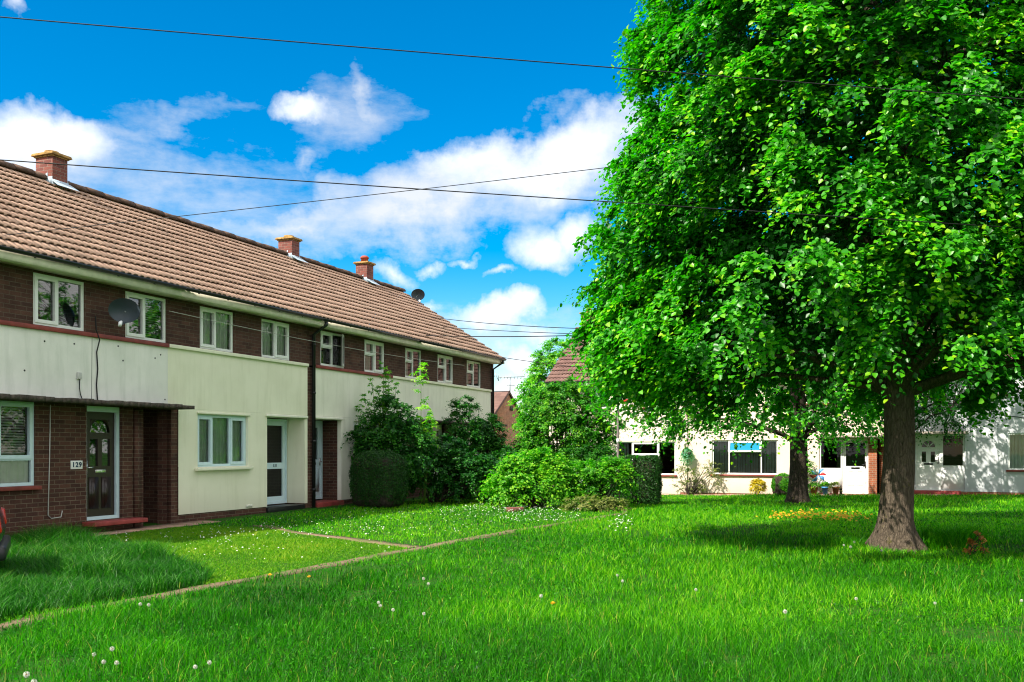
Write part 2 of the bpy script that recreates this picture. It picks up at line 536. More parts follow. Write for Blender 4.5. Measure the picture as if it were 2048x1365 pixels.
def sprays(cen, out, a, twigs, per, size, shape=LEAF6, droop=.55, up=.25, spread=.85, vbias=0.0, tipvar=.35, vrange=(.05, .75), hang=.55):
    """leafy twigs that fan out of each clump centre and droop"""
    n = len(cen)
    cen = np.repeat(cen, twigs, 0); o = np.repeat(out, twigs, 0); aa = np.repeat(np.asarray(a), twigs)
    m = len(cen)
    d = unit(o * .8 + rng.normal(0, 1, (m, 3)) * spread * .6 + np.array([0, 0, up]))
    L = aa * rng.uniform(.55, 1.15, m)
    cv = np.repeat(rng.uniform(-.18, .18, n), twigs)
    s = (np.arange(per)[None, :] + rng.uniform(.0, 1, (m, per))) / per
    s = .08 + .92 * s
    P = cen[:, None] + d[:, None] * (L[:, None] * s)[..., None]
    P[..., 2] -= droop * L[:, None] * s ** 2
    tang = np.repeat(d[:, None], per, 1).copy(); tang[..., 2] -= 2 * droop * s
    tang = unit(tang)
    sd = unit(np.cross(tang, np.array([0, 0, 1.0])) + 1e-6)
    sign = np.where(np.arange(per) % 2 == 0, 1, -1)[None, :, None]
    T = tang * .45 + sd * sign * .8 + rng.normal(0, .3, P.shape)
    T[..., 2] -= hang
    N = o[:, None] * .55 + np.array([0, 0, .7]) + rng.normal(0, .38, P.shape)
    P = P + rng.normal(0, .03, P.shape) * aa[:, None, None]
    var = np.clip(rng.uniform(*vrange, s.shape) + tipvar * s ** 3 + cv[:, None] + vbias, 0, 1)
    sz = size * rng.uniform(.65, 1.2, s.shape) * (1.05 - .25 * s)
    return leaf_arrays(P.reshape(-1, 3), N.reshape(-1, 3), T.reshape(-1, 3), sz.ravel(), var.ravel(), shape)


def trunk_mesh(name, mat, parent, pts, rads, n=20, flare=0.0, lobes=5, noise=.05):
    """one tapered trunk whose foot spreads into root flares"""
    V = []
    for i, (p, r) in enumerate(zip(pts, rads)):
        for k in range(n):
            w = 2 * math.pi * k / n
            fl = flare * max(0, 1 - p[2] / .55) ** 2 * (.65 + .5 * math.cos(lobes * w + .7))
            rr = r * (1 + noise * math.sin(3 * w + p[2] * 1.3) + noise * .7 * math.sin(7 * w + p[2] * 3.1)) + fl
            V.append((p[0] + rr * math.cos(w), p[1] + rr * math.sin(w), p[2]))
    mb = MB(); mb.v = V
    for i in range(len(pts) - 1):
        for k in range(n):
            mb.f.append([i * n + k, i * n + (k + 1) % n, (i + 1) * n + (k + 1) % n, (i + 1) * n + k])
    mb.f.append([(len(pts) - 1) * n + k for k in range(n)])
    return mb


def limbs(mb, starts, ends, r0, r1, sag=.12, n=5, seg=4):
    for a, b, q in zip(starts, ends, r0):
        a = Vector(a); b = Vector(b)
        pts = []
        for i in range(seg + 1):
            s = i / seg
            p = a.lerp(b, s)
            p.z += sag * (b - a).length * math.sin(math.pi * s)
            if 0 < i < seg:
                p += Vector(rng.normal(0, .04, 3)) * (b - a).length * .5
            pts.append(p)
        mb.tube(pts, [q * (1 - .8 * i / seg) + r1 for i in range(seg + 1)], n, caps=False)


def crown_points(n, prof, zc, inner=.78, seed=0, lob=.10, kbest=6):
    """clump centres over a crown; prof = [(z, radius)]"""
    zs = np.array([p[0] for p in prof]); rs = np.array([p[1] for p in prof])
    pts = []
    for i in range(n):
        best, bd = None, -1
        for _ in range(kbest):
            while True:
                z = rng.uniform(zs[0], zs[-1]); r = np.interp(z, zs, rs)
                if rng.uniform(0, rs.max()) < r + .25: break
            th = rng.uniform(0, 2 * math.pi)
            rr = r * rng.uniform(inner, 1.0) * (1 + lob * math.sin(3 * th + z * .9 + seed) + lob * .6 * math.sin(5 * th - z * 1.7))
            p = np.array([rr * math.cos(th), rr * math.sin(th), z])
            dd = min((np.sum((p - q) ** 2) for q in pts[-250:]), default=9)
            if dd > bd: best, bd = p, dd
        pts.append(best)
    pts = np.array(pts)
    out = pts - np.array([0, 0, zc]); out[:, 2] *= .45
    return pts, unit(out)


def shrub(name, label, catg, x, y, blobs, leaf, mat, n, a, twigs=7, per=12, shape=LEAF4, stems=8, stem_r=.02, group=None, part='foliage', **kw):
    """bush of several overlapping leaf masses; blobs = (dx, dy, z, rx, ry, rz)"""
    z0 = g1(x, y)
    t = thing(name, label, catg, (x, y, z0), 0, group)
    arrs = []; allc = []
    vol = [b[3] * b[4] + b[4] * b[5] + b[3] * b[5] for b in blobs]
    for b, vv in zip(blobs, vol):
        k = max(4, int(n * vv / sum(vol)))
        d = unit(rng.normal(0, 1, (k, 3)))
        d[:, 2] = np.where(d[:, 2] < -.55, -d[:, 2], d[:, 2])
        rad = rng.uniform(.55, 1.0, k)[:, None]
        cen = np.array(b[:3]) + d * np.array(b[3:]) * rad
        ok = cen[:, 2] > .05
        cen = cen[ok]; d = d[ok]
        allc.append(cen)
        arrs.append(sprays(cen, d, np.full(len(cen), a), twigs, per, leaf, shape, **kw))
    leaf_mesh(part, cat(arrs), mat, t)
    mb = MB(); cc = np.concatenate(allc)
    sel = cc[rng.permutation(len(cc))[:stems * 3]]
    st = [(rng.uniform(-.15, .15), rng.uniform(-.1, .1), -.05) for _ in sel]
    limbs(mb, st, sel, [stem_r] * len(sel), .004, .05)
    mb.build('stem', M['bark_d'], t)
    return t


def hedge(name, label, catg, x, y, rz, sx, sy, h, mat, n, leaf=.035, group=None, rnd=.25):
    """clipped hedge: a close skin of small leaves over a rounded block"""
    z0 = g1(x, y)
    t = thing(name, label, catg, (x, y, z0), rz, group)
    d = unit(rng.normal(0, 1, (n, 3)) * np.array([1, 1, 1]))
    p = 2.0 / rnd / 2
    q = np.abs(d) ** p
    s = 1 / (q.sum(1) ** (1 / p))
    half = np.array([sx / 2, sy / 2, h / 2])
    P0 = d * s[:, None]
    nn = unit(np.sign(P0) * np.abs(P0) ** (p - 1) / half)
    bumps = 1 + .025 * np.sin(P0[:, 0] * 9 + 1) * np.sin(P0[:, 2] * 8) + .02 * np.sin(P0[:, 1] * 13)
    P = P0 * half * (bumps * rng.uniform(.93, 1.02, n))[:, None] + np.array([0, 0, h / 2])
    N = nn + rng.normal(0, .55, (n, 3)); T = rng.normal(0, 1, (n, 3)) + nn * .9 + np.array([0, 0, .4])
    var = np.clip(rng.uniform(.1, .8, n) + .2 * rng.normal(0, .6, n), 0, 1)
    leaf_mesh('foliage', leaf_arrays(P, N, T, leaf * rng.uniform(.7, 1.4, n), var, LEAF4), mat, t)
    core = MB().box(-sx * .42, sx * .42, -sy * .42, sy * .42, .02, h * .90)
    core.build('branch_core', M['bark_d'], t, bevel=min(sx, sy) * .15)
    return t


# ------------------------------------------------------------------ house parts
def window(parent, x0, x1, z0, z1, lights, y=.03, mat='pvc', glass='glass', sash=(), curtain=None, sill=None, fw=.055, blind=None, depth=.06, low_curtain=None):
    """frame with an opening for each light (fractions x0,x1,z0,z1 of the clear width); sash = lights with a casement of their own"""
    w, h = x1 - x0 - 2 * fw, z1 - z0 - 2 * fw
    holes = []
    g = .022
    for a, b, c, d in lights:
        holes.append((x0 + fw + a * w + (g if a > 0 else 0), x0 + fw + b * w - (g if b < 1 else 0), z0 + fw + c * h + (g if c > 0 else 0), z0 + fw + d * h - (g if d < 1 else 0)))
    f = MB().panel(x0, x1, z0, z1, holes, y, y + depth).build('window', M[mat], parent)
    pn = MB()
    for i, (a, b, c, d) in enumerate(holes):
        if i in sash:
            k = .045
            MB().panel(a - .015, b + .015, c - .015, d + .015, [(a + k, b - k, c + k, d - k)], y - .018, y + depth - .01).build('casement', M[mat], f)
        pn.quad((a, y + depth * .6, c), (b, y + depth * .6, c), (b, y + depth * .6, d), (a, y + depth * .6, d))
    pn.build('pane', M[glass], f)
    if sill:
        MB().box(x0 - .06, x1 + .06, y - .12, y - .002, z0 - .07, z0 - .004).build('sill', M[sill], f, bevel=.008)
    if curtain:
        cm, spans = curtain
        mb = MB()
        for a, b in spans:
            k = max(6, int((b - a) * w / .035)); pts = []
            for i in range(k + 1):
                s = a + (b - a) * i / k
                pts.append((x0 + fw + s * w, y + .10 + .02 * math.sin(i * 2.1) + .012 * math.sin(i * .7)))
            for (p, q), (r, t) in zip(pts, pts[1:]):
                mb.quad((p, q, z0 + .03), (r, t, z0 + .03), (r, t, z1 - .03), (p, q, z1 - .03))
        mb.build('curtain', M[cm], f, smooth=True)
    if low_curtain:
        a, b, d = low_curtain
        mb = MB(); k = int((b - a) * w / .03)
        pts = [(x0 + fw + (a + (b - a) * i / k) * w, y + .09 + .015 * math.sin(i * 1.7)) for i in range(k + 1)]
        for (p, q), (r, t) in zip(pts, pts[1:]):
            mb.quad((p, q, z0 + .02), (r, t, z0 + .02), (r, t, z0 + fw + d * h), (p, q, z0 + fw + d * h))
        mb.build('half_curtain', M['curtain'], f, smooth=True)
    if blind:
        mb = MB()
        a, b, c, d, kind = blind
        if kind == 'v':
            k = int((b - a) * w / .1)
            for i in range(k):
                p = x0 + fw + (a + (b - a) * (i + .1) / k) * w
                mb.quad((p, y + .13, z0 + .05), (p + .085, y + .16, z0 + .05), (p + .085, y + .16, z1 - .05), (p, y + .13, z1 - .05))
        else:
            k = int((d - c) * h / .045)
            for i in range(k):
                p = z0 + fw + (c + (d - c) * i / k) * h
                mb.quad((x0 + fw + a * w, y + .14, p), (x0 + fw + b * w, y + .14, p), (x0 + fw + b * w, y + .165, p + .03), (x0 + fw + a * w, y + .165, p + .03))
        mb.build('blind', M['blind'], f)
    return f


def roof_slope(mb, x0, x1, y_e, z_e, y_r, z_r, tile=.155, gauge=.33, seg=6):
    """courses of rolled tiles from the eave (y_e, z_e) up to the ridge (y_r, z_r)"""
    dy, dz = y_r - y_e, z_r - z_e
    Ls = math.hypot(dy, dz); uy, uz = dy / Ls, dz / Ls
    sg = 1 if dy > 0 else -1
    ny, nz = -uz * sg, uy * sg
    rows = int(round(Ls / gauge)); gg = Ls / rows
    nx = int(round((x1 - x0) / tile * seg))
    xs = [x0 + (x1 - x0) * i / nx for i in range(nx + 1)]

    def prof(x):
        c = (x / tile) % 1.0
        if c < .48:
            return .046 * (.5 - .5 * math.cos(math.pi * min(1, abs(c - .24) / .22)))
        return .046
    for r in range(rows):
        a = r * gg - .02; b = (r + 1) * gg + .04
        base = len(mb.v)
        jit = [rng.normal(0, .007) for _ in range(int((x1 - x0) / tile) + 3)]
        for i, x in enumerate(xs):
            h = prof(x); lift = .050 + .006 * math.sin(x * 3.1 + r * 2.3)
            j = jit[int((x - x0) / tile / 2)]
            for (q, hh) in ((a + j + .02, h + lift - .024), (a + j, h + lift - .018), (a + j, h + lift), (b, h + .002)):
                mb.v.append((x, y_e + uy * q + ny * hh, z_e + uz * q + nz * hh))
        for i in range(nx):
            for k in (0, 1, 2):
                q = [base + i * 4 + k, base + (i + 1) * 4 + k, base + (i + 1) * 4 + k + 1, base + i * 4 + k + 1]
                mb.f.append(q if sg > 0 else q[::-1])
    return mb


def roof(parent, x0, x1, ridge_z, eave_z=4.60, yr=3.7, oh=.42, mat='tile', verge=0):
    """pitched roof over a house 2*yr deep; verge -1/+1 = end with a barge board"""
    a = x0 - (.035 if verge == -1 else 0); b = x1 + (.035 if verge == 1 else 0)
    mb = MB()
    roof_slope(mb, a, b, -oh, eave_z, yr, ridge_z)
    roof_slope(mb, a, b, 2 * yr + oh, eave_z, yr, ridge_z)
    rf = mb.build('roof', M[mat], parent)
    # roof UVs run along the slope
    me = rf.data
    uv = me.uv_layers[0].data
    n = len(me.loops)
    vi = np.zeros(n, np.int32); me.loops.foreach_get('vertex_index', vi)
    co = np.zeros(len(me.vertices) * 3, np.float32); me.vertices.foreach_get('co', co)
    P = co.reshape(-1, 3)[vi]
    sl = math.hypot(yr + oh, ridge_z - eave_z) / (yr + oh)
    U = np.stack([P[:, 0], np.minimum(P[:, 1] + oh, 2 * yr + oh - P[:, 1]) * sl + .02], 1)
    uv.foreach_set('uv', U.astype(np.float32).ravel())
    rt = MB()
    k = max(1, int((b - a) / .45))
    for i in range(k):
        p, q = a + (b - a) * i / k, a + (b - a) * (i + 1) / k - .012
        pts = []
        hh = .012 * (i % 2)
        poly = [(yr + .13 * math.cos(w), ridge_z + .045 + hh + .13 * math.sin(w)) for w in [math.pi * j / 6 for j in range(7)]]
        rt.prism(poly, 'x', p, q)
    rt.build('ridge_tile', M['ridge'], rf)
    # gable walls and barge boards
    for end, s in ((x0, -1), (x1, 1)):
        if verge == s:
            g = MB()
            sgn = 1 if s > 0 else -1
            tri = [(end, .0, 4.45), (end, 2 * yr, 4.45), (end, 2 * yr, eave_z - .02), (end, yr, ridge_z - .10), (end, .0, eave_z - .02 + (ridge_z - eave_z) * oh / (yr + oh) - .1)]
            g.add(tri, [[0, 1, 2, 3, 4] if s > 0 else [4, 3, 2, 1, 0]])
            g.build('gable_wall', M['brick'], parent)
            bb = MB()
            for ya, za, yb, zb in ((-oh, eave_z, yr, ridge_z), (2 * yr + oh, eave_z, yr, ridge_z)):
                xx = end + s * .003
                bb.add([(xx, ya, za - .14), (xx + s * .025, ya, za - .14), (xx + s * .025, yb, zb - .14), (xx, yb, zb - .14),
                        (xx, ya, za + .0), (xx + s * .025, ya, za + .0), (xx + s * .025, yb, zb + .0), (xx, yb, zb + .0)],
                       [[0, 3, 2, 1], [4, 5, 6, 7], [0, 1, 5, 4], [1, 2, 6, 5], [2, 3, 7, 6], [3, 0, 4, 7]])
            bb.build('barge_board', M['soffit'], parent, fix=True)
    # soffit, fascia, gutter
    MB().box(a, b, -oh + .06, -.001, 4.47, 4.495).build('soffit', M['soffit'], parent)
    MB().box(a, b, -oh + .035, -oh + .058, 4.46, 4.62).build('fascia', M['soffit'], parent)
    gt = MB()
    prof = [(-oh - .025 + .058 * math.cos(w), 4.635 + .055 * math.sin(w)) for w in [math.pi + math.pi * j / 8 for j in range(9)]]
    prof += [(p * 1 + (.008 if p < -oh - .025 else -.008), q + .006) for p, q in reversed(prof)]
    gt.prism(prof, 'x', a + .002, b - .002)
    for i in range(int((b - a) / .9)):
        gt.box(a + .45 + i * .9, a + .49 + i * .9, -oh + .02, -oh + .034, 4.58, 4.66)
    gt.build('gutter', M['black'], parent)
    return rf


def shell(parent, x0, x1, depth=7.4, mat='brick', right=True, left=True, h=4.5, y0=.24):
    mb = MB()
    a, b = x0 + .03, x1 - .03
    if not left: a = x0
    if not right: b = x1
    mb.box(x0 if left is True else a, x1 if right is True else b, depth - .22, depth, -.4, h)      # back wall
    mb.box(a, a + .2, y0, depth - .225, -.4, h)
    mb.box(b - .2, b, y0, depth - .225, -.4, h)
    mb.build('rear_wall', M[mat], parent)
    fl = MB()
    fl.box(a + .202, b - .202, y0 + .01, depth - .23, -.2, -.02)
    fl.box(a + .202, b - .202, y0 + .01, depth - .23, 2.36, 2.44)
    fl.box(a + .202, b - .202, y0 + .01, depth - .23, 4.38, 4.46)
    fl.build('floor_slab', M['dark'], parent)


def chimney(parent, x0, x1, y0, y1, zb, zt, pot=None, base=None):
    c = MB().box(x0, x1, y0, y1, zb, zt).build('chimney', M['brick_red'], parent, bevel=.006)
    cp = MB().box(x0 - .03, x1 + .03, y0 - .03, y1 + .03, zt + .001, zt + .03).box(x0 - .075, x1 + .075, y0 - .075, y1 + .075, zt + .032, zt + .095, .02)
    cp.build('chimney_cap', M['cap'], c, bevel=.01)
    xm, ym = (x0 + x1) / 2, (y0 + y1) / 2
    if pot == 'tall':
        MB().lathe([(.13, 0), (.125, .16), (.15, .165), (.15, .21), (.11, .215), (.11, .25), (.03, .27)], (xm, ym, zt + .07), 14).build('chimney_pot', M['pot'], c, smooth=False)
    else:
        MB().lathe([(.16, 0), (.15, .09), (.12, .095), (.02, .10)], (xm, ym, zt + .08), 14).build('chimney_pot', M['cap'], c)
    # lead apron and stepped flashing
    fl = MB()
    s = (base[1] - base[0]) / base[2]
    zf = base[0] + s * (y0 + base[3]) + .10
    fl.box(x0 - .02, x1 + .02, y0 - .016, y0 - .003, zf - .12, zf + .10)
    fl.add([(x0 - .06, y0 - .02, zf + .075), (x1 + .06, y0 - .02, zf + .075), (x1 + .10, y0 - .26, zf + .075 - .24 * s), (x0 - .10, y0 - .26, zf + .075 - .24 * s)], [[0, 3, 2, 1]])
    zm = base[1]
    for xx in (x0 - .016, x1 + .004):
        fl.prism([(y0, zf - .05), (y0, zf + .16), (y0 + .14, zf + .16), (y0 + .14, zf + .25), (ym, zm + .13), (y1, zf + .15), (y1, zf - .05)], 'x', xx, xx + .012)
    fl.build('flashing', M['lead'], c, fix=True)
    return c


def downpipe(parent, x, z0=0.0, z1=4.55, y=-.06, r=.036, oh=.42):
    mb = MB()
    mb.tube([(x, -oh - .02, z1 + .02), (x, -oh - .02, z1 - .05), (x, y, z1 - .28), (x, y, z0)], r, 10)
    for z in (.4, 1.6, 2.8, 4.0):
        mb.tube([(x, y, z), (x, y, z + .05)], r + .008, 10)
    mb.build('downpipe', M['black'], parent)


# =================================================================== SETTING
def ground():
    xs = np.concatenate([[-260, -120, -60, -40], np.arange(-30, 30.1, 1.0), [40, 60, 120, 260]])
    ys = np.concatenate([[-200, -80, -40, -20], np.arange(-10, 60.1, 1.0), [80, 120, 200, 420]])
    XX, YY = np.meshgrid(xs, ys)
    V = np.stack([XX, YY, gh(XX, YY)], -1).reshape(-1, 3)
    nx, ny = len(xs), len(ys)
    idx = np.arange(nx * ny).reshape(ny, nx)
    f = np.stack([idx[:-1, :-1], idx[:-1, 1:], idx[1:, 1:], idx[1:, :-1]], -1).reshape(-1, 4)
    o = mesh_np('ground', V, f.ravel(), np.arange(len(f)) * 4, np.full(len(f), 4), M['ground'], smooth=True)
    props(o, 'grassy ground under the lawns and houses', 'ground', kind='structure')


ground()


def ribbon(name, pts, wid, mat, lift, label, step=.35, wob=.05, depth=.06):
    """path strip that follows the ground, with ragged edges and real thickness"""
    P = []
    for (x0, y0), (x1, y1) in zip(pts, pts[1:]):
        k = max(1, int(math.hypot(x1 - x0, y1 - y0) / step))
        P += [(x0 + (x1 - x0) * i / k, y0 + (y1 - y0) * i / k) for i in range(k)]
    P.append(pts[-1])
    mb = MB()
    for i, (x, y) in enumerate(P):
        a = P[max(0, i - 1)]; b = P[min(len(P) - 1, i + 1)]
        dx, dy = b[0] - a[0], b[1] - a[1]; l = math.hypot(dx, dy)
        nx, ny = -dy / l, dx / l
        w1 = wid / 2 + random.uniform(-wob, wob); w2 = wid / 2 + random.uniform(-wob, wob)
        for s, dz in ((w1, -depth), (w1, lift), (-w2, lift), (-w2, -depth)):
            px, py = x + nx * s, y + ny * s
            mb.v.append((px, py, g1(px, py) + dz))
    for i in range(len(P) - 1):
        for k in range(3):
            mb.f.append([i * 4 + k, i * 4 + k + 1, i * 4 + 5 + k, i * 4 + 4 + k])
    o = mb.build(name, mat, fix=True)
    return props(o, label, name.replace('_', ' '), kind='structure')


path_pts = [G(20, 1254)[:2], G(90, 1236)[:2], G(400, 1178)[:2], G(560, 1150)[:2], G(700, 1124)[:2], G(840, 1098)[:2], G(1000, 1068)[:2], G(1160, 1042)[:2], G(1260, 1026)[:2]]
path_pts = [(path_pts[0][0] - 1.7, path_pts[0][1] - 3.0)] + path_pts
side_pts = [G(835, 1096)[:2], G(700, 1079)[:2], G(590, 1066)[:2], G(520, 1052)[:2]]
ribbon('path', path_pts, .27, M['path'], .012, 'narrow worn path between the two lawns')
ribbon('side_path', side_pts, .26, M['path'], .016, 'thin worn path from the lawn path to the cream house door')

# frames of the two terraces
LO, LA = Vector((-7.5, 17.5, .15)), math.atan2(.9252, .3795)
RO, RA = Vector((12.67, 35.6, 0)), math.atan2(-.3795, .9252)


def Lw(t, y, z=0.0):
    return Vector((LO.x + .3795 * t - .9252 * y, LO.y + .9252 * t + .3795 * y, LO.z + z))


def Rw(s, y, z=0.0):
    return Vector((RO.x + .9252 * s + .3795 * y, RO.y - .3795 * s + .9252 * y, RO.z + z))


RIDGE = 7.25
SL = (4.60, RIDGE, 3.7 + .42, .42)


def house(name_label, org, rot, x, zoff):
    w = Rw if rot == RA else Lw
    p = w(x, 0, zoff)
    return thing('terraced_house', name_label, 'house', p, rot, 'terraced houses around the green')


W2 = [(0, .47, 0, 1), (.47, 1, 0, 1)]
WS3 = [(0, .27, 0, 1), (.27, .73, .60, 1), (.27, .73, 0, .60), (.73, 1, 0, 1)]
W4T = [(0, .5, .55, 1), (0, .5, 0, .55), (.5, 1, 0, 1)]


def course(parent, x0, x1, mat, z=3.46):
    MB().box(x0, x1, -.07, -.003, z, z + .075).build('string_course', M[mat], parent, bevel=.008)


def upper(parent, wins, x0, x1, render, course_mat, z=3.5):
    """brick band with the bedroom windows, under it the painted render"""
    MB().panel(x0, x1, z, 4.475, [(a, b, z + .05, 4.43) for a, b in wins], 0, .25, edges=False).build('brick_wall', M['brick'], parent)


# ---------------------------------------------------------------- house 1: brown door, number 129   (x = t, origin at t=-5)
H1 = house('end terrace house with brown front door, concrete canopy and brick ground floor', LO, LA, 0, 0)
up = [(-4.2, -3.1), (-1.56, -.47), (.50, 1.58)]
upper(H1, up, -5, 1.60, 'pale', 'red')
MB().panel(-5, 1.60, 2.26, 3.46, [], -.02, .25, edges=True).build('render_wall', M['pale'], H1)
gw = (-3.7, -1.52, .82, 2.24)
dr = (-.42, .42, .14, 2.22)
pas = (.96, 1.60, -.3, 2.22)
MB().panel(-5, 1.60, -.4, 2.258, [gw, dr, pas], 0, .25, edges=True).build('ground_floor_wall', M['brick_low'], H1)
course(H1, -5, 1.60, 'red')
for a, b in up:
    window(H1, a, b, 3.55, 4.43, W2, .02, 'pvc', sash=(0,), blind=(.0, 1, .0, 1, 'h') if a > 0 else None)
window(H1, *gw, [(0, .68, 0, 1), (.68, 1, .3, 1), (.68, 1, 0, .3)], .03, 'pvc_skytint', 'glass_c', sash=(1,), sill='red', blind=(.66, 1, .3, 1, 'h'), low_curtain=(.0, 1, .30))
# front door
fr = MB().panel(dr[0], dr[1], dr[2], dr[3], [(dr[0] + .07, dr[1] - .07, dr[2] + .06, dr[3] - .10)], .07, .20).build('door_frame', M['pvc_skytint'], H1)
dl = MB()
lx0, lx1, lz0, lz1 = dr[0] + .072, dr[1] - .072, dr[2] + .062, dr[3] - .102
mid = 0.0
g1_, g2_ = (lx0 + .11, mid - .05, 1.12, 1.62), (mid + .05, lx1 - .11, 1.12, 1.62)
fanh = (lx0 + .12, lx1 - .12, 1.74, 1.98)
dl.panel(lx0, lx1, lz0, lz1, [g1_, g2_, fanh], .12, .165)
for a, b in ((lx0 + .09, mid - .04), (mid + .04, lx1 - .09)):
    dl.box(a, b, .108, .119, .34, .92, 0).box(a + .05, b - .05, .10, .107, .40, .86)
# arched fanlight spandrels
for sgn in (-1, 1):
    hw = (fanh[1] - fanh[0]) / 2
    pts = [(mid + sgn * hw * math.cos(w), 1.74 + .24 * math.sin(w)) for w in [math.pi / 2 * i / 8 for i in range(9)]]
    poly = pts + [(mid + sgn * hw, 1.98)]
    dl.prism(poly if sgn < 0 else poly[::-1], 'y', .1195, .15)
D1 = dl.build('front_door', M['door_brown'], H1, fix=True)
gp = MB()
for h in (g1_, g2_, fanh):
    gp.quad((h[0], .15, h[2]), (h[1], .15, h[2]), (h[1], .15, h[3]), (h[0], .15, h[3]))
gp.build('door_glass', M['glass'], D1)
MB().box(-.12, .12, .100, .118, 1.00, 1.055).build('letter_plate', M['chrome'], D1, bevel=.005)
MB().box(lx0 + .02, lx0 + .05, .105, .118, .98, 1.22).tube([(lx0 + .035, .105, 1.1), (lx0 + .035, .065, 1.1), (lx0 + .14, .06, 1.1)], .011, 8).build('door_handle', M['chrome'], D1)
MB().box(dr[0] - .12, .75, -.32, -.002, .05, .13).build('door_step', M['redstep'], H1, bevel=.012)
MB().box(.70, .86, -.05, -.002, -.3, 2.2).build('brick_pier', M['brick_low'], H1)
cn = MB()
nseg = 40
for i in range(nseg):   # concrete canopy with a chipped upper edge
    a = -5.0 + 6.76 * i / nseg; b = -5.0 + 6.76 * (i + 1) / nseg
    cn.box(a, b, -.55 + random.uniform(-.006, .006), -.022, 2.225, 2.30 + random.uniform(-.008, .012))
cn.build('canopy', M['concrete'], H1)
pm = MB().panel(.96, 1.60, -.3, 2.22, [], 5.5, 5.6, edges=False)
pm.quad((.96, .25, -.3), (.96, .25, 2.3), (.96, 5.5, 2.3), (.96, 5.5, -.3)); pm.quad((1.72, .25, 2.3), (1.72, .25, -.3), (1.72, 5.5, -.3), (1.72, 5.5, 2.3)); pm.quad((.96, .25, 2.25), (1.72, .25, 2.25), (1.72, 5.5, 2.25), (.96, 5.5, 2.25))
pm.build('passage_lining', M['brick_low'], H1)
shell(H1, -5, .94)
R1 = roof(H1, -5, 1.60, RIDGE, verge=-1)
vent = MB().box(-.95, -.66, -.006, -.001, .06, .19)
for i in range(5): vent.box(-.93 + i * .055, -.90 + i * .055, -.012, -.007, .075, .175)
vent.build('air_brick', M['brick_low'], H1)

# ---------------------------------------------------------------- house 2: cream, number 131
H2 = house('mid terrace house with cream wall, three light window and glazed porch door', LO, LA, 0, 0)
up = [(2.56, 3.64), (4.63, 5.72)]
upper(H2, up, 1.605, 6.42, 'cream', 'cream')
pas2 = (1.605, 1.72, -.3, 2.22)
lw = (2.47, 4.11, 1.06, 2.16); po = (4.81, 6.30, .0, 2.18)
MB().panel(1.605, 6.42, 2.26, 3.46, [], -.02, .25).build('render_wall', M['cream'], H2)
MB().panel(1.90, 6.42, .10, 2.258, [lw, po], -.02, .5, edges=False).build('render_wall', M['cream'], H2)
MB().panel(1.72, 1.898, -.4, 2.258, [], -.001, .25).panel(1.90, 4.80, -.4, .097, [], -.002, .25).panel(6.31, 6.42, -.4, .097, [], -.002, .25).build('brick_wall', M['brick_low'], H2)
MB().panel(1.605, 1.72, 2.22, 2.258, [], 0, .3).build('lintel', M['concrete'], H2)
course(H2, 1.605, 6.42, 'cream')
for a, b in up:
    window(H2, a, b, 3.55, 4.43, W2, .02, 'pvc', 'glass_c', sash=(0,) if a < 4 else (1,), curtain=('curtain', [(0, 1)]))
window(H2, *lw, [(0, .30, 0, 1), (.30, .68, 0, 1), (.68, 1, 0, 1)], .04, 'pvc_skytint', 'glass_c', sash=(0, 2), curtain=('curtain_g', [(0, 1)]))
MB().box(lw[0] - .1, lw[1] + .08, -.12, -.022, .98, 1.04).build('window_sill', M['cream'], H2, bevel=.01)
MB().box(lw[0] - .03, lw[1] + .07, -.05, -.022, 2.17, 2.215).build('window_hood', M['cream'], H2, bevel=.008)
MB().box(4.75, 6.40, -.06, -.022, 2.185, 2.24).build('porch_lintel', M['cream2'], H2, bevel=.008)
po_b = MB().panel(4.81, 5.32, .0, 2.18, [], .5, .6, edges=False)
po_b.build('porch_wall', M['cream'], H2)
dx0, dx1 = 5.33, 6.28
pf = MB().panel(dx0, dx1, .10, 2.16, [(dx0 + .05, dx1 - .05, .15, 2.11)], .48, .58).build('door_frame', M['pvc_skytint'], H2)
g_u, g_l = (dx0 + .16, dx1 - .16, 1.10, 2.0), (dx0 + .16, dx1 - .16, .28, .95)
D2 = MB().panel(dx0 + .052, dx1 - .052, .152, 2.108, [g_u, g_l], .50, .545).build('front_door', M['pvc_skytint'], H2)
gp = MB()
for h in (g_u, g_l): gp.quad((h[0], .53, h[2]), (h[1], .53, h[2]), (h[1], .53, h[3]), (h[0], .53, h[3]))
gp.build('door_glass', M['glass_d'], D2)
MB().box(4.83, 6.28, -.05, .47, -.05, .075).build('door_step', M['black'], H2, bevel=.01)
ab = MB().box(4.04, 4.26, -.03, -.021, .12, .19)
for i in range(4): ab.box(4.06 + i * .05, 4.085 + i * .05, -.036, -.031, .13, .18)
ab.build('air_brick', M['cream2'], H2)
shell(H2, 1.72, 6.42, y0=.62)
R2 = roof(H2, 1.605, 6.42, RIDGE)
chimney(R2, 1.93, 2.33, 3.45, 3.95, 6.7, 7.79, base=SL)

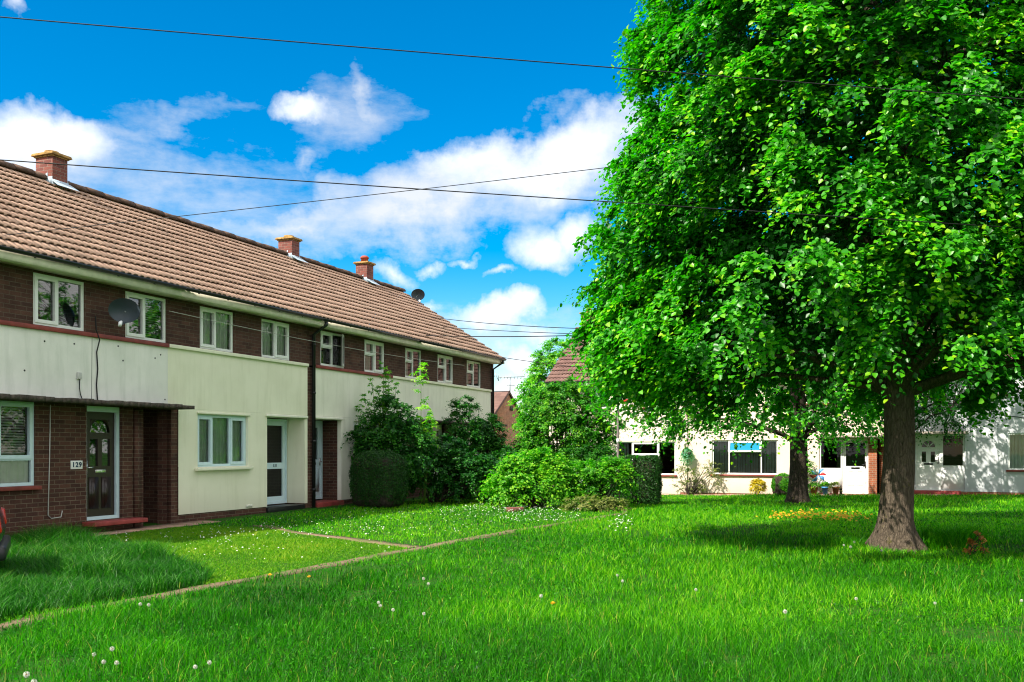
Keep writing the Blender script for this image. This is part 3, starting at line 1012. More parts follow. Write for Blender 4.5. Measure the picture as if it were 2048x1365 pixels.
# ---------------------------------------------------------------- house 3: 133
H3 = house('mid terrace house with sky-tinted white door beside black drainpipe and open bedroom casement', LO, LA, 0, 0)
up = [(7.02, 8.13), (9.14, 10.22)]
MB().panel(6.425, 11.42, 3.5, 4.475, [(a, b, 3.55, 4.43) for a, b in up], 0, .25, edges=False).build('brick_wall', M['brick'], H3)
po3 = (6.72, 7.95, .0, 2.18)
MB().panel(6.72, 11.42, 2.26, 3.46, [], -.02, .25).build('render_wall', M['cream2'], H3)
MB().panel(6.72, 11.42, .10, 2.258, [(6.72, 7.95, .0, 2.18), (8.55, 10.4, 1.0, 2.18)], -.02, .1, edges=False).build('render_wall', M['cream2'], H3)
MB().panel(6.425, 6.718, -.4, 3.46, [], -.004, .25).build('brick_pier', M['brick_low'], H3)
MB().panel(7.96, 11.42, -.4, .097, [], -.004, .25).build('brick_plinth', M['brick_low'], H3)
pr = MB().quad((7.952, -.015, 0), (7.952, -.015, 2.2), (7.952, .56, 2.2), (7.952, .56, 0))
pr.build('porch_wall', M['brick_low'], H3)
MB().box(6.72, 7.95, .0, .56, 2.182, 2.25).build('porch_ceiling', M['cream2'], H3)
MB().box(6.72, 8.0, -.06, -.022, 2.19, 2.245).build('porch_lintel', M['cream2'], H3, bevel=.008)
course(H3, 6.72, 10.6, 'red'); course(H3, 10.602, 11.42, 'cream')
for a, b in up:
    w3 = window(H3, a, b, 3.55, 4.43, W4T, .02, 'pvc', sash=(0, 2) if a > 9 else (0,), curtain=('curtain', [(0, .5)]) if a > 9 else None)
    if a < 9:   # opened casement swung out of its frame
        hx = a + 1.07
        ca, sa = math.cos(R(28)), math.sin(R(28))
        mb = MB().panel(-.47, 0, 3.59, 4.40, [(-.42, -.05, 3.64, 4.35)], -.02, .02)
        mb.v = [(hx + x * ca + y * sa, -.01 + x * sa + y * ca, z) for x, y, z in mb.v]
        mb.build('open_casement', M['pvc'], w3)
        q = [(hx + x * ca, -.01 + x * sa, z) for x, z in ((-.42, 3.64), (-.05, 3.64), (-.05, 4.35), (-.42, 4.35))]
        MB().quad(*q).build('casement_pane', M['glass'], w3)
window(H3, 8.55, 10.4, 1.0, 2.18, [(0, .3, 0, 1), (.3, .7, 0, 1), (.7, 1, 0, 1)], .04, 'pvc', sash=(0,), curtain=('curtain', [(0, 1)]), sill='cream2')
fx0, fx1 = 7.0, 7.94
MB().panel(fx0, fx1, .12, 2.17, [(fx0 + .06, fx1 - .06, .17, 2.11)], .55, .65).build('door_frame', M['pvc_skytint'], H3)
gl3 = (fx0 + .20, fx1 - .20, 1.16, 1.98)
d3 = MB().panel(fx0 + .062, fx1 - .062, .172, 2.108, [gl3], .57, .615)
for a, b in ((fx0 + .15, (fx0 + fx1) / 2 - .03), ((fx0 + fx1) / 2 + .03, fx1 - .15)): d3.box(a, b, .558, .569, .32, .92)
D3 = d3.build('front_door', M['pvc_skytint'], H3)
MB().quad((gl3[0], .6, gl3[2]), (gl3[1], .6, gl3[2]), (gl3[1], .6, gl3[3]), (gl3[0], .6, gl3[3])).build('door_glass', M['glass_d'], D3)
MB().box(7.3, 7.64, .55, .568, 1.02, 1.08).build('letter_plate', M['chrome'], D3)
MB().box(fx1 - .13, fx1 - .10, .55, .568, 1.0, 1.2).tube([(fx1 - .115, .55, 1.1), (fx1 - .115, .51, 1.1), (fx1 - .23, .505, 1.1)], .011, 8).build('door_handle', M['chrome'], D3)
MB().box(6.74, 7.94, -.12, .54, -.05, .09).build('door_step', M['redstep'], H3, bevel=.01)
MB().panel(6.72, 7.0, 0, 2.18, [], .56, .6, edges=False).build('porch_back_wall', M['brick_low'], H3)
downpipe(H3, 6.62, -.1, y=-.07, r=.045)
shell(H3, 6.425, 11.42)
R3 = roof(H3, 6.425, 11.42, RIDGE)
chimney(R3, 10.67, 11.06, 3.45, 3.95, 6.7, 7.75, base=SL)

# ---------------------------------------------------------------- house 4: far end
H4 = house('far end terrace house with three bedroom windows above tall dark shrubs', LO, LA, 0, 0)
up = [(11.44, 12.46), (13.56, 14.68), (15.74, 16.90)]
MB().panel(11.425, 18.0, 3.5, 4.475, [(a, b, 3.55, 4.43) for a, b in up], 0, .25, edges=False).build('brick_wall', M['brick'], H4)
MB().panel(11.425, 17.72, 2.26, 3.46, [], -.02, .25).build('render_wall', M['cream2'], H4)
gw4 = (14.9, 16.9, .82, 2.22)
MB().panel(11.425, 18.0, -.4, 2.258, [gw4, (13.2, 14.05, .12, 2.2)], 0, .25).panel(17.722, 18.0, 2.26, 3.498, [], 0, .25).build('ground_floor_wall', M['brick_low'], H4)
course(H4, 11.425, 17.72, 'cream')
for i, (a, b) in enumerate(up):
    window(H4, a, b, 3.55, 4.43, W4T, .02, 'pvc', sash=(0, 2) if i == 1 else (0,), curtain=('curtain', [(0, .35)]) if i != 1 else None)
window(H4, *gw4, WS3, .03, 'pvc', sash=(1,), sill='red')
D4 = MB().panel(13.2, 14.05, .12, 2.2, [(13.4, 13.85, 1.1, 2.0)], .1, .16).build('front_door', M['pvc'], H4)
MB().quad((13.4, .14, 1.1), (13.85, .14, 1.1), (13.85, .14, 2.0), (13.4, .14, 2.0)).build('door_glass', M['glass_d'], D4)
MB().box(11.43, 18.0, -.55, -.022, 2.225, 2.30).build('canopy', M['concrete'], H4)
MB().box(17.78, 17.9, .0, 7.4, -.4, 4.5).build('end_wall', M['brick'], H4)
downpipe(H4, 17.82, -.1, y=-.07, r=.04)
shell(H4, 11.43, 17.75)
R4 = roof(H4, 11.425, 18.0, RIDGE, verge=1)
chimney(R4, 15.02, 15.45, 3.45, 3.90, 6.7, 7.80, 'tall', base=SL)
for o in (H1, H2, H3, H4):
    o['group'] = 'houses of the shaded terrace'

# things fixed to the shaded terrace
def plaque(text, name, label, t, y, z, w, h, matp, rot=LA, frame=Lw, size=.12):
    p = thing(name, label, 'number plate', frame(t, y, z), rot)
    if matp:
        MB().box(-w / 2, w / 2, -.012, 0, -h / 2, h / 2).build('plate', M[matp], p, bevel=.004)
    fc = bpy.data.curves.new('digits', 'FONT')
    fc.body = text; fc.size = size; fc.align_x = 'CENTER'; fc.align_y = 'CENTER'; fc.extrude = .003; fc.space_character = 1.25
    if matp: fc.offset = .004
    fc.materials.append(M['num'])
    o = bpy.data.objects.new('digits', fc)
    C.objects.link(o)
    o.parent = p
    o.rotation_euler = (R(90), 0, 0); o.location = (0, -.016, 0)
    dg = bpy.context.evaluated_depsgraph_get()
    me = bpy.data.meshes.new_from_object(o.evaluated_get(dg))
    bpy.data.objects.remove(o)
    mo = bpy.data.objects.new('digits', me); C.objects.link(mo)
    mo.parent = p; mo.rotation_euler = (R(90), 0, 0); mo.location = (0, -.016, 0)
    return p


plaque('129', 'number_plate', 'white plate with blue digits on the brick beside the brown door', -.655, -.001, 1.155, .26, .15, 'paper')
plaque('131', 'house_number', 'small dark digits on the middle rail of the cream house door', 5.80, .502, 1.03, .1, .1, None, size=.10)


def dish(label, org, yaw, tilt, w, h, group, arm):
    t = thing('satellite_dish', label, 'satellite dish', org, yaw, group)
    mb = MB(); n = 28; rings = 6
    rm = Matrix.Rotation(tilt, 3, 'X')
    for side in (0, 1):
        b = len(mb.v)
        for r in range(rings + 1):
            q = r / rings
            for k in range(n):
                a = 2 * math.pi * k / n
                p = rm @ Vector((w / 2 * q * math.cos(a), .09 * (1 - q * q) + (.008 if side else 0), h / 2 * q * math.sin(a)))
                mb.v.append(tuple(p))
        for r in range(rings):
            for k in range(n):
                f = [b + r * n + k, b + r * n + (k + 1) % n, b + (r + 1) * n + (k + 1) % n, b + (r + 1) * n + k]
                mb.f.append(f if side else f[::-1])
    mb.build('reflector', M['dish'], t, smooth=True, fix=True)
    a0 = rm @ Vector((0, .02, -h / 2)); a1 = rm @ Vector((0, -.38, -h / 2 + .02))
    la = MB().tube([a0, a1], .012, 8).build('feed_arm', M['dish'], t)
    MB().tube([a1, a1 + Vector((0, .03, .05)), a1 + Vector((0, .10, .09))], [.03, .035, .022], 10).build('receiver', M['pvc'], t)
    MB().tube([(0, .09, 0), *arm], .018, 8).box(arm[-1][0] - .06, arm[-1][0] + .06, arm[-1][1] - .008, arm[-1][1] + .008, arm[-1][2] - .1, arm[-1][2] + .1).build('wall_bracket', M['metal'], t)
    return t


pd = Lw(-.16, -.62, 3.93)
dish('dark grey satellite dish hiding the corner of the second bedroom window', pd, R(8), R(18), .55, .45, 'satellite dishes', [(-.1, .3, -.05), (-.10, .60, -.02)])
pe = Lw(18.35, 3.4, 7.05)
dish('blue grey satellite dish on the far gable against the sky', Vector((X(836, 35.3), 35.3, Zw(590, 35.3))), R(20), R(20), .52, .44, 'satellite dishes', [(-.2, .2, -.35), (-.28, .25, -.55)])


def cable(name, label, pts, r, mat='cable', catg='cable', group=None):
    c0 = Vector(pts[0])
    o = MB().tube([Vector(p) - c0 for p in pts], r, 6).build(name, M[mat])
    o.location = c0
    return props(o, label, catg, group)


cable('dish_cable', 'dark twisted cable hanging from the dish to the concrete canopy',
      [Lw(-.28, -.06, 3.85), Lw(-.25, -.05, 3.6), Lw(-.21, -.09, 3.42), Lw(-.23, -.04, 3.2), Lw(-.20, -.035, 2.9), Lw(-.23, -.035, 2.6), Lw(-.21, -.04, 2.31)], .012)
jb = thing('junction_box', 'small pale junction box with a short cable on the pale wall', 'junction box', Lw(-.63, -.02, 2.74), LA)
MB().box(-.045, .045, -.04, 0, -.06, .06).build('box_body', M['cable_w'], jb, bevel=.008)
MB().tube([(0, -.03, -.06), (0, -.03, -.22), (.03, -.02, -.33), (.08, -.03, -.45)], .009, 6).build('short_cable', M['cable'], jb)
cable('conduit', 'thin pale conduit running down the brick left of the door',
      [Lw(-1.22, -.012, 2.2), Lw(-1.24, -.012, 1.2), Lw(-1.27, -.012, .30), Lw(-1.2, -.012, .24), Lw(-1.0, -.012, .25), Lw(-.97, -.012, .36)], .009, 'cable_w')
cr = cable('wall_crack_trim', 'fine dark joint line down the pale upper wall', [Lw(-.32, -.022, 3.45), Lw(-.33, -.022, 2.32)], .004)

for t_, z_ in ((-1.35, 3.28), (-.72, 3.30), (.42, 3.10), (.30, 3.36), (1.40, 3.30), (1.25, 3.22), (1.52, 2.42), (-1.75, 2.75)):
    MB().tube([(t_, -.0245, z_), (t_, -.0205, z_)], .017, 8).build('screw_hole', M['black'], H1)
# ---------------------------------------------------------------- sunlit terrace on the right
def rhouse(label, x0, x1, zb, wall_mat, gwins, gholes, uwins, verge, group):
    h = thing('terraced_house', label, 'house', RO + Vector((0, 0, zb)), RA, group)
    holes = [(a, b, 3.52, 4.40) for a, b in uwins] + [(a, b, c, d) for a, b, c, d in gwins] + gholes
    MB().panel(x0, x1, .04, 4.475, holes, 0, .16, edges=True).build('render_wall', M[wall_mat], h)
    MB().panel(x0, x1, -.5, .038, [g for g in gholes if g[2] < .03], .012, .16).build('brick_plinth', M['brick_orange'], h)
    for a, b in uwins:
        window(h, a, b, 3.52, 4.40, W4T, .03, 'pvc', 'glass_s', sash=(0,), curtain=('curtain', [(.0, .3), (.75, 1)]), sill='red')
    MB().box(x0, x1, -.018, -.002, 3.28, 3.31).build('string_line', M[wall_mat], h)
    shell(h, x0, x1, mat='brick_orange')
    r_ = roof(h, x0, x1, RIDGE, mat='tile_red', verge=verge)
    return h, r_


GR = 'houses of the sunlit terrace'
HA, RA_ = rhouse('ivory end terrace house partly behind the bushes with hanging baskets', -12.0, -6.42, -.27, 'ivory', [(-9.10, -6.60, .80, 2.14)], [(-11.4, -10.5, .10, 2.14)], [(-10.45, -9.33), (-7.9, -6.9)], -1, GR)
window(HA, -9.10, -6.60, .80, 2.14, WS3, .05, 'pvc', 'glass_s', sash=(1,), sill='red', blind=(.0, .2, 0, 1, 'v'))
dA = MB().panel(-11.4, -10.5, .10, 2.14, [(-11.2, -10.7, 1.1, 1.95)], .06, .14).build('front_door', M['pvc'], HA)
MB().quad((-11.2, .1, 1.1), (-10.7, .1, 1.1), (-10.7, .1, 1.95), (-11.2, .1, 1.95)).build('door_glass', M['glass_d'], dA)
chimney(RA_, -11.7, -11.15, 3.4, 4.0, 6.7, 7.95, 'tall', base=SL)

HB, RB_ = rhouse('ivory mid terrace house with painted sky reflection in top light behind the thin trunk', -6.415, 1.24, -.20, 'peach', [(-5.15, -2.62, .78, 2.12)], [(-1.10, .64, .11, 2.14), (.94, 1.24, -.4, 2.14)], [(-5.0, -3.9), (-1.6, -.5)], 0, GR)
wB = window(HB, -5.15, -2.62, .78, 2.12, [(0, .25, 0, 1), (.25, .76, 0, .66), (.76, 1, 0, 1)], .05, 'pvc', 'glass_s', sill='red', blind=(.0, 1, 0, 1, 'v'))
# the open top light, tipped out; mirrored sky blue is put into its pane colour
tl = MB().panel(-4.50, -3.24, -.42, 0, [(-4.44, -3.30, -.37, -.05)], -.02, .02)
ca, sa = math.cos(R(22)), math.sin(R(22))
tl.v = [(x, .03 + y * ca + z * sa, 2.06 - y * sa + z * ca) for x, y, z in tl.v]
tl.build('open_top_light', M['pvc'], wB)
q = [(x, .03 + z * sa, 2.06 + z * ca) for x, z in ((-4.44, -.37), (-3.30, -.37), (-3.30, -.05), (-4.44, -.05))]
m_, nt_, out_ = new_mat('sky_painted_glass')
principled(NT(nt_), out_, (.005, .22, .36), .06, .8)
MB().quad(*q).build('sky_painted_pane', m_, wB)
window(HB, -1.10, -.28, 1.0, 2.12, [(0, 1, 0, 1)], .05, 'pvc', 'glass_d')
MB().box(-1.10, -.28, .05, .12, .11, .998).build('door_side_panel', M['pvc'], HB)


def white_door(h, x0, x1, z0, z1, style, y=.05):
    f = MB().panel(x0, x1, z0, z1, [(x0 + .055, x1 - .055, z0 + .05, z1 - .05)], y, y + .1).build('door_frame', M['pvc'], h)
    a, b, c, d = x0 + .057, x1 - .057, z0 + .052, z1 - .052
    xm = (a + b) / 2
    gl = [(a + .06, b - .06, z0 + 1.02, d - .08)] if style == 'half' else [(xm - .22, xm - .08, z0 + 1.02, z0 + 1.40), (xm + .08, xm + .22, z0 + 1.02, z0 + 1.40), (xm - .22, xm + .22, z0 + 1.56, z0 + 1.80)]
    mb = MB().panel(a, b, c, d, gl, y + .02, y + .06)
    for p, q in ((xm - .27, xm - .05), (xm + .05, xm + .27)):
        mb.panel(p, q, z0 + .30, z0 + .86, [(p + .03, q - .03, z0 + .33, z0 + .83)], y + .008, y + .019)
    if style != 'half':
        for w in (R(45), R(90), R(135)):
            mb.prism([(xm + .02 * math.sin(w) * s + .02 * math.cos(w), z0 + 1.56 - .02 * math.cos(w) * s + .02 * math.sin(w)) for s in (-1, 1)] +
                     [(xm + .02 * math.sin(w) * s + .24 * math.cos(w), z0 + 1.56 - .02 * math.cos(w) * s + .24 * math.sin(w)) for s in (1, -1)], 'y', y + .015, y + .03)
        for sgn in (-1, 1):
            pts = [(xm + sgn * .22 * math.cos(w), z0 + 1.56 + .24 * math.sin(w)) for w in [math.pi / 2 * i / 8 for i in range(9)]]
            mb.prism(pts + [(xm + sgn * .22, z0 + 1.80)], 'y', y + .0195, y + .04)
    D = mb.build('front_door', M['pvc'], h, fix=True)
    g = MB()
    for k in gl: g.quad((k[0], y + .05, k[2]), (k[1], y + .05, k[2]), (k[1], y + .05, k[3]), (k[0], y + .05, k[3]))
    g.build('door_glass', M['glass_d'], D)
    MB().box(xm - .15, xm + .15, y + .006, y + .019, z0 + .92, z0 + .98).build('letter_plate', M['black'], D)
    s = 1
    MB().box(b - .065, b - .035, y + .0, y + .019, z0 + .95, z0 + 1.2).tube([(b - .05, y, z0 + 1.08), (b - .05, y - .05, z0 + 1.08), (b - .17, y - .05, z0 + 1.08)], .012, 8).build('door_handle', M['black'], D)


white_door(HB, -.27, .64, .11, 2.14, 'half')
MB().panel(.642, .94, -.5, 2.14, [], -.05, .16).build('brick_pier', M['brick_orange'], HB)
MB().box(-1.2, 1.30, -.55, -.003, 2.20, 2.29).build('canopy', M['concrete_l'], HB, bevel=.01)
MB().box(-1.15, .70, -.30, -.003, -.06, .10).build('door_step', M['redstep'], HB, bevel=.015)
MB().quad((.94, 3, -.5), (1.24, 3, -.5), (1.24, 3, 2.2), (.94, 3, 2.2)).build('passage_lining', M['dark'], HB)  # near-black sheet painted as the shade deep in the passage

HC, RC_ = rhouse('white rendered terrace house with fanlight door behind the big trunk', 1.245, 8.6, .0, 'white_wall', [(5.27, 7.5, .84, 2.14)], [(1.245, 1.6, -.4, 2.1), (2.26, 3.88, .08, 2.1)], [(4.30, 5.25), (6.6, 7.7)], 1, GR)
window(HC, 5.27, 7.5, .84, 2.14, WS3, .03, 'pvc', 'glass_s', sash=(1,), sill='red', curtain=('curtain', [(0, .3)]))
white_door(HC, 2.26, 3.12, .08, 2.1, 'fan')
window(HC, 3.121, 3.88, .92, 2.1, [(0, 1, 0, 1)], .05, 'pvc', 'glass_d')
MB().box(3.121, 3.88, .05, .12, .08, .918).build('door_side_panel', M['pvc'], HC)
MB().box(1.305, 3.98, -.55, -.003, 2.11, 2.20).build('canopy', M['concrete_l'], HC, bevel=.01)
MB().box(2.1, 3.75, -.32, -.003, -.14, .07).build('door_step', M['redstep'], HC, bevel=.015)
MB().quad((1.245, 3, -.5), (1.6, 3, -.5), (1.6, 3, 2.2), (1.245, 3, 2.2)).build('passage_lining', M['dark'], HC)  # black sheet standing in for passage shade
chimney(RC_, 1.5, 2.1, 3.4, 4.0, 6.7, 8.0, base=SL)
chimney(RB_, -6.3, -5.7, 3.4, 4.0, 6.7, 8.0, base=SL)

# paving in front of the sunlit terrace
mb = MB()
for i in range(24):
    a, b = -8.5 + i * .5, -8.5 + (i + 1) * .5 - .006
    p = [Rw(a, -.62), Rw(b, -.62), Rw(b, -.32), Rw(a, -.32)]
    zz = [g1(q.x, q.y) + .03 for q in p]
    mb.add([(q.x, q.y, z) for q, z in zip(p, zz)] + [(q.x, q.y, z - .12) for q, z in zip(p, zz)], [[0, 1, 2, 3], [0, 4, 5, 1], [1, 5, 6, 2], [2, 6, 7, 3], [3, 7, 4, 0]])
props(mb.build('pavement', M['paver']), 'narrow brown paving along the sunlit houses', 'pavement', kind='structure')
mb = MB()
for i in range(14):
    a, b = -4.5 + i * .5, -4.5 + (i + 1) * .5 - .006
    p = [Lw(a, -.62), Lw(b, -.62), Lw(b, -.06), Lw(a, -.06)]
    zz = [g1(q.x, q.y) + .012 for q in p]
    mb.add([(q.x, q.y, z) for q, z in zip(p, zz)] + [(q.x, q.y, z - .12) for q, z in zip(p, zz)], [[0, 1, 2, 3], [0, 4, 5, 1], [1, 5, 6, 2], [2, 6, 7, 3], [3, 7, 4, 0]])
props(mb.build('footway', M['paver']), 'strip of paving at the foot of the shaded terrace', 'pavement', kind='structure')

# wall fittings of the sunlit terrace
al = thing('alarm_box', 'small white alarm box with red foot high on the ivory wall', 'alarm box', Rw(-8.67, -.0, 3.62), RA)
MB().box(-.12, .12, -.09, -.002, -.02, .22, .01).build('box_body', M['pvc'], al, bevel=.02)
MB().box(-.12, .12, -.09, -.002, -.12, -.022).build('box_foot', M['petal_red'], al, bevel=.02)
cable('wall_cable', 'thin grey cable running down the ivory wall to the hanging basket', [Rw(-6.12, -.012, 3.2), Rw(-6.11, -.012, 2.0), Rw(-6.12, -.012, .2)], .010)
cable('wall_wire', 'thin wire sloping across the upper white wall', [Rw(3.2, -.012, 3.15), Rw(4.6, -.012, 2.86), Rw(6.5, -.012, 2.55)], .010)


def basket(label, s, z, group):
    t = thing('hanging_basket', label, 'hanging basket', Rw(s, -.32, z), RA, group)
    MB().tube([(0, .31, .62), (0, .31, .05)], .012, 6).tube([(0, .31, .55), (0, 0, .55)], .010, 6).tube([(0, .31, .25), (0, .1, .55)], .008, 6).build('bracket', M['black'], t)
    MB().lathe([(.03, -.22), (.12, -.18), (.17, -.08), (.18, 0), (.16, .0)], (0, 0, 0), 14).tube([(0, 0, .0), (0, 0, .54)], .004, 5).build('pot', M['concrete'], t)
    k = 26
    d = unit(rng.normal(0, 1, (k, 3)))
    cen = d * np.array([.12, .12, .10]) + np.array([0, 0, .02])
    leaf_mesh('foliage', sprays(cen, d, np.full(k, .28), 6, 9, .06, LEAF4, droop=1.3), M['leaf_teal'], t)


basket('trailing green hanging basket between the two ground floor windows', -6.10, 1.45, 'hanging baskets')
basket('trailing green hanging basket near the dark bush left of the slim post', -9.75, 1.40, 'hanging baskets')

# ---------------------------------------------------------------- bungalow far behind
YB = 60.0
ba = R(20)
bz = -.1
apx = Vector((X(1016, YB), YB, 0))
bung = thing('brick_bungalow', 'small brick gabled house far behind with reddish tiles', 'house', (apx.x, apx.y, bz), math.atan2(math.cos(ba), math.sin(ba)) - math.pi / 2)
# local: gable faces -y, x across the gable
W_ = 2.9; RZ = Zw(783, YB) - bz; EZ = RZ - 1.75
bung.rotation_euler = (0, 0, R(70))
MB().add([(-W_, 0, -.3), (W_, 0, -.3), (W_, 0, EZ), (0, 0, RZ - .1), (-W_, 0, EZ), (-W_, 9, -.3), (W_, 9, -.3), (W_, 9, EZ), (0, 9, RZ - .1), (-W_, 9, EZ)],
         [[0, 1, 2, 3, 4], [5, 9, 8, 7, 6], [0, 4, 9, 5], [1, 6, 7, 2]]).build('wall', M['brick_far'], bung)
rb = MB()
for s in (-1, 1):
    for r in range(9):
        a, b = r / 9, (r + 1) / 9 + .02
        xa, xb = s * (W_ + .25) * (1 - a), s * (W_ + .25) * (1 - b)
        za, zb_ = EZ - .15 + (RZ - EZ + .15) * a, EZ - .15 + (RZ - EZ + .15) * min(b, 1)
        rb.add([(xa, -.12, za + .05), (xa, 9.1, za + .05), (xb, 9.1, zb_ + .01), (xb, -.12, zb_ + .01), (xa, -.12, za - .02), (xa, 9.1, za - .02)], [[0, 1, 2, 3], [0, 4, 5, 1]])
    rb.add([(s * (W_ + .25), -.12, EZ - .2), (s * (W_ + .25), -.10, EZ - .03), (0, -.10, RZ + .06), (0, -.12, RZ - .12)], [[0, 1, 2, 3]])
rb.build('roof', M['tile_red'], bung)
MB().box(.3, .8, -.05, -.005, EZ + .55, EZ + .85).build('vent', M['concrete'], bung)

ae = thing('tv_aerial', 'thin television aerial on a mast above the far bungalow', 'aerial', (X(1020, 60), 60.6, RZ + bz - .3), R(10))
MB().tube([(0, 0, 0), (0, 0, 1.25)], .03, 6).build('mast', M['metal'], ae)
am = MB().tube([(-.75, 0, 1.2), (.95, 0, 1.28)], .022, 6)
for i in range(7): am.tube([(-.6 + i * .22, -.28, 1.21 + .01 * i), (-.6 + i * .22, .28, 1.21 + .01 * i)], .014, 5).tube([(-.6 + i * .22, 0, 1.11), (-.6 + i * .22, 0, 1.32)], .014, 5)
am.tube([(-.72, 0, 1.0), (-.78, 0, 1.5)], .02, 5).tube([(-.72, .12, 1.0), (-.95, .12, 1.5)], .02, 5)
am.build('boom', M['metal'], ae)
am2 = MB().tube([(-.2, 0, .72), (.3, 0, .72)], .018, 5)
for i in range(4): am2.tube([(-.15 + i * .14, -.2, .72), (-.15 + i * .14, .2, .72)], .012, 5)
am2.build('lower_boom', M['metal'], ae)

# ---------------------------------------------------------------- lamp post
px_, py_ = X(1236, 26.4), 26.4
lp = thing('lamp_post', 'slim brown grey post rising between the hedge and the ivory house', 'lamp post', (px_, py_, g1(px_, py_)), 0)
MB().lathe([(.055, 0), (.055, 1.0), (.052, 1.05), (.036, 1.1), (.034, 4.9), (.03, 5.0)], (0, 0, 0), 14).tube([(0, 0, 4.95), (.1, 0, 5.15), (.35, 0, 5.2)], .025, 8).build('column', M['postpaint'], lp, smooth=False)
MB().lathe([(.042, 0), (.042, .12)], (0, 0, 1.75), 14).build('band', M['paper'], lp)
MB().box(.25, .75, -.09, .09, 5.14, 5.26, .03).build('lantern', M['metal'], lp, bevel=.02)

# ---------------------------------------------------------------- parked car, mostly beyond the left edge
def car():
    nose = unit(np.array([[-.90, -.44, 0]]))[0]
    corner = np.array([X(-3, 10.9), 10.9])
    side = np.array([-nose[1], nose[0]])           # to the car's left
    Wd, Ln = 1.70, 4.0
    # the rear corner nearest the camera sits at 'corner'
    sgn = 1 if side[1] < 0 else -1
    cen = corner - side * sgn * Wd / 2
    t = thing('parked_car', 'dark blue hatchback with red tail lamp at the edge of the tall grass', 'car', (cen[0], cen[1], g1(*cen) + .02), math.atan2(nose[1], nose[0]))
    # local: +x nose, x=0 rear, y across
    prof = [(.06, .30), (.0, .42), (-.03, .55), (.0, .72), (.06, .92), (.16, .98), (.50, 1.38), (.85, 1.46), (1.7, 1.47), (2.2, 1.38), (2.95, .98), (3.6, .88), (3.92, .74), (4.0, .5), (3.95, .26), (3.5, .2), (.5, .2)]

    def half(z):
        return Wd / 2 * (1 - .04 * max(0, (.45 - z) / .3)) if z < .9 else Wd / 2 - .19 * (z - .9) / .57
    mb = MB(); n = len(prof)
    cols = [-1, -.94, -.6, 0, .6, .94, 1]
    for c in cols:
        for x, z in prof:
            ins = (1 - abs(c)) if abs(c) > .9 else 0
            rr = .07 * (abs(c) ** 8)
            xx = x + (rr if x < 1 else -rr if x > 3 else 0)
            mb.v.append((xx, half(z) * c, z - (.05 * abs(c) ** 6 if z > 1.3 else 0)))
    for i in range(len(cols) - 1):
        for k in range(n):
            mb.f.append([i * n + k, i * n + (k + 1) % n, (i + 1) * n + (k + 1) % n, (i + 1) * n + k])
    mb.f.append(list(range(n))); mb.f.append([(len(cols) - 1) * n + k for k in reversed(range(n))])
    mb.build('body', M['carpaint'], t, bevel=.03, fix=True)
    for s in (-1, 1):
        MB().prism([(.02, .56), (-.035, .60), (-.01, .78), (.08, .82), (.34, .76), (.28, .60)], 'y', s * (Wd / 2 - .24), s * (Wd / 2 - .004)).build('tail_lamp', M['lamp_red'], t, bevel=.015, fix=True)
        w = MB(); hz = lambda z: s * (half(z) + .004)
        w.add([(.55, hz(.98), .98), (1.45, hz(.98), .98), (1.45, hz(1.38), 1.38), (.75, hz(1.36), 1.36)], [[0, 1, 2, 3]])
        w.add([(1.52, hz(.98), .98), (2.75, hz(.98), .98), (2.18, hz(1.32), 1.32), (1.52, hz(1.38), 1.38)], [[0, 1, 2, 3]])
        w.build('side_window', M['glass_d'], t)
        for xx in (.75, 3.2):
            wh = MB().tube([(xx, s * (Wd / 2 - .2), .31), (xx, s * (Wd / 2 + .01), .31)], .31, 24).build('wheel', M['rubber'], t, bevel=.02)
            MB().tube([(xx, s * (Wd / 2), .31), (xx, s * (Wd / 2 + .02), .31)], .2, 12).build('rim', M['metal'], wh)
    MB().add([(.125, -.62, .99), (.125, .62, .99), (.48, .55, 1.36), (.48, -.55, 1.36)], [[0, 1, 2, 3]]).build('rear_window', M['glass_d'], t)
    MB().box(-.075, .10, -.80, .80, .26, .44).build('bumper', M['black'], t, bevel=.04)


car()

# ---------------------------------------------------------------- overhead wires
def wire(label, a, b, sag, r=.011, mat='cable'):
    a = Vector(a); b = Vector(b)
    pts = []
    for i in range(25):
        s = i / 24
        p = a.lerp(b, s); p.z -= sag * 4 * s * (1 - s)
        pts.append(p)
    c0 = pts[0].copy()
    o = MB().tube([p - c0 for p in pts], r, 6).build('overhead_wire', M[mat])
    o.location = c0
    props(o, label, 'overhead wire', 'telephone wires')


def at(u, v, Y):
    return Vector((X(u, Y), Y, Zw(v, Y)))


def ext(p, q, k0, k1):
    return p + (p - q) * k0, q + (q - p) * k1


a, b = ext(at(0, 27, 9.0), at(1240, 130, 9.6), .9, .9); wire('topmost overhead wire crossing the open blue sky', a, b, .04, .0055)
a, b = ext(at(0, 315, 9.2), at(1245, 401, 10.2), .8, .8); wire('middle overhead wire passing in front of the nearest chimney', a, b, .03, .0055)
a, b = at(-60, 478, 15.5), at(1900, 252, 15.5); wire('overhead wire rising to the right from above the near roof', a, b, .04, .0058)
a, b = Lw(-.1, -.12, 4.3), at(1300, 668, 19); wire('pale service wire running along the shaded bedroom windows', Lw(1.55, -.10, 4.18), Lw(15.2, -.16, 4.20), .10, .007, 'cable_w')
wire('uppermost thin wire between far chimney and the trees', at(850, 633, 34), at(1330, 660, 22), .12, .010)
wire('lower thin wire of the pair over the low cloud', at(880, 654, 33), at(1330, 672, 21), .05, .009)
wire('thin wire crossing the low cloud from the far eave', at(780, 668, 31), at(1330, 664, 21), .10, .012)
wire('short thin wire leaving the far roof corner', at(985, 712, 34), at(1240, 742, 30), .05, .010)

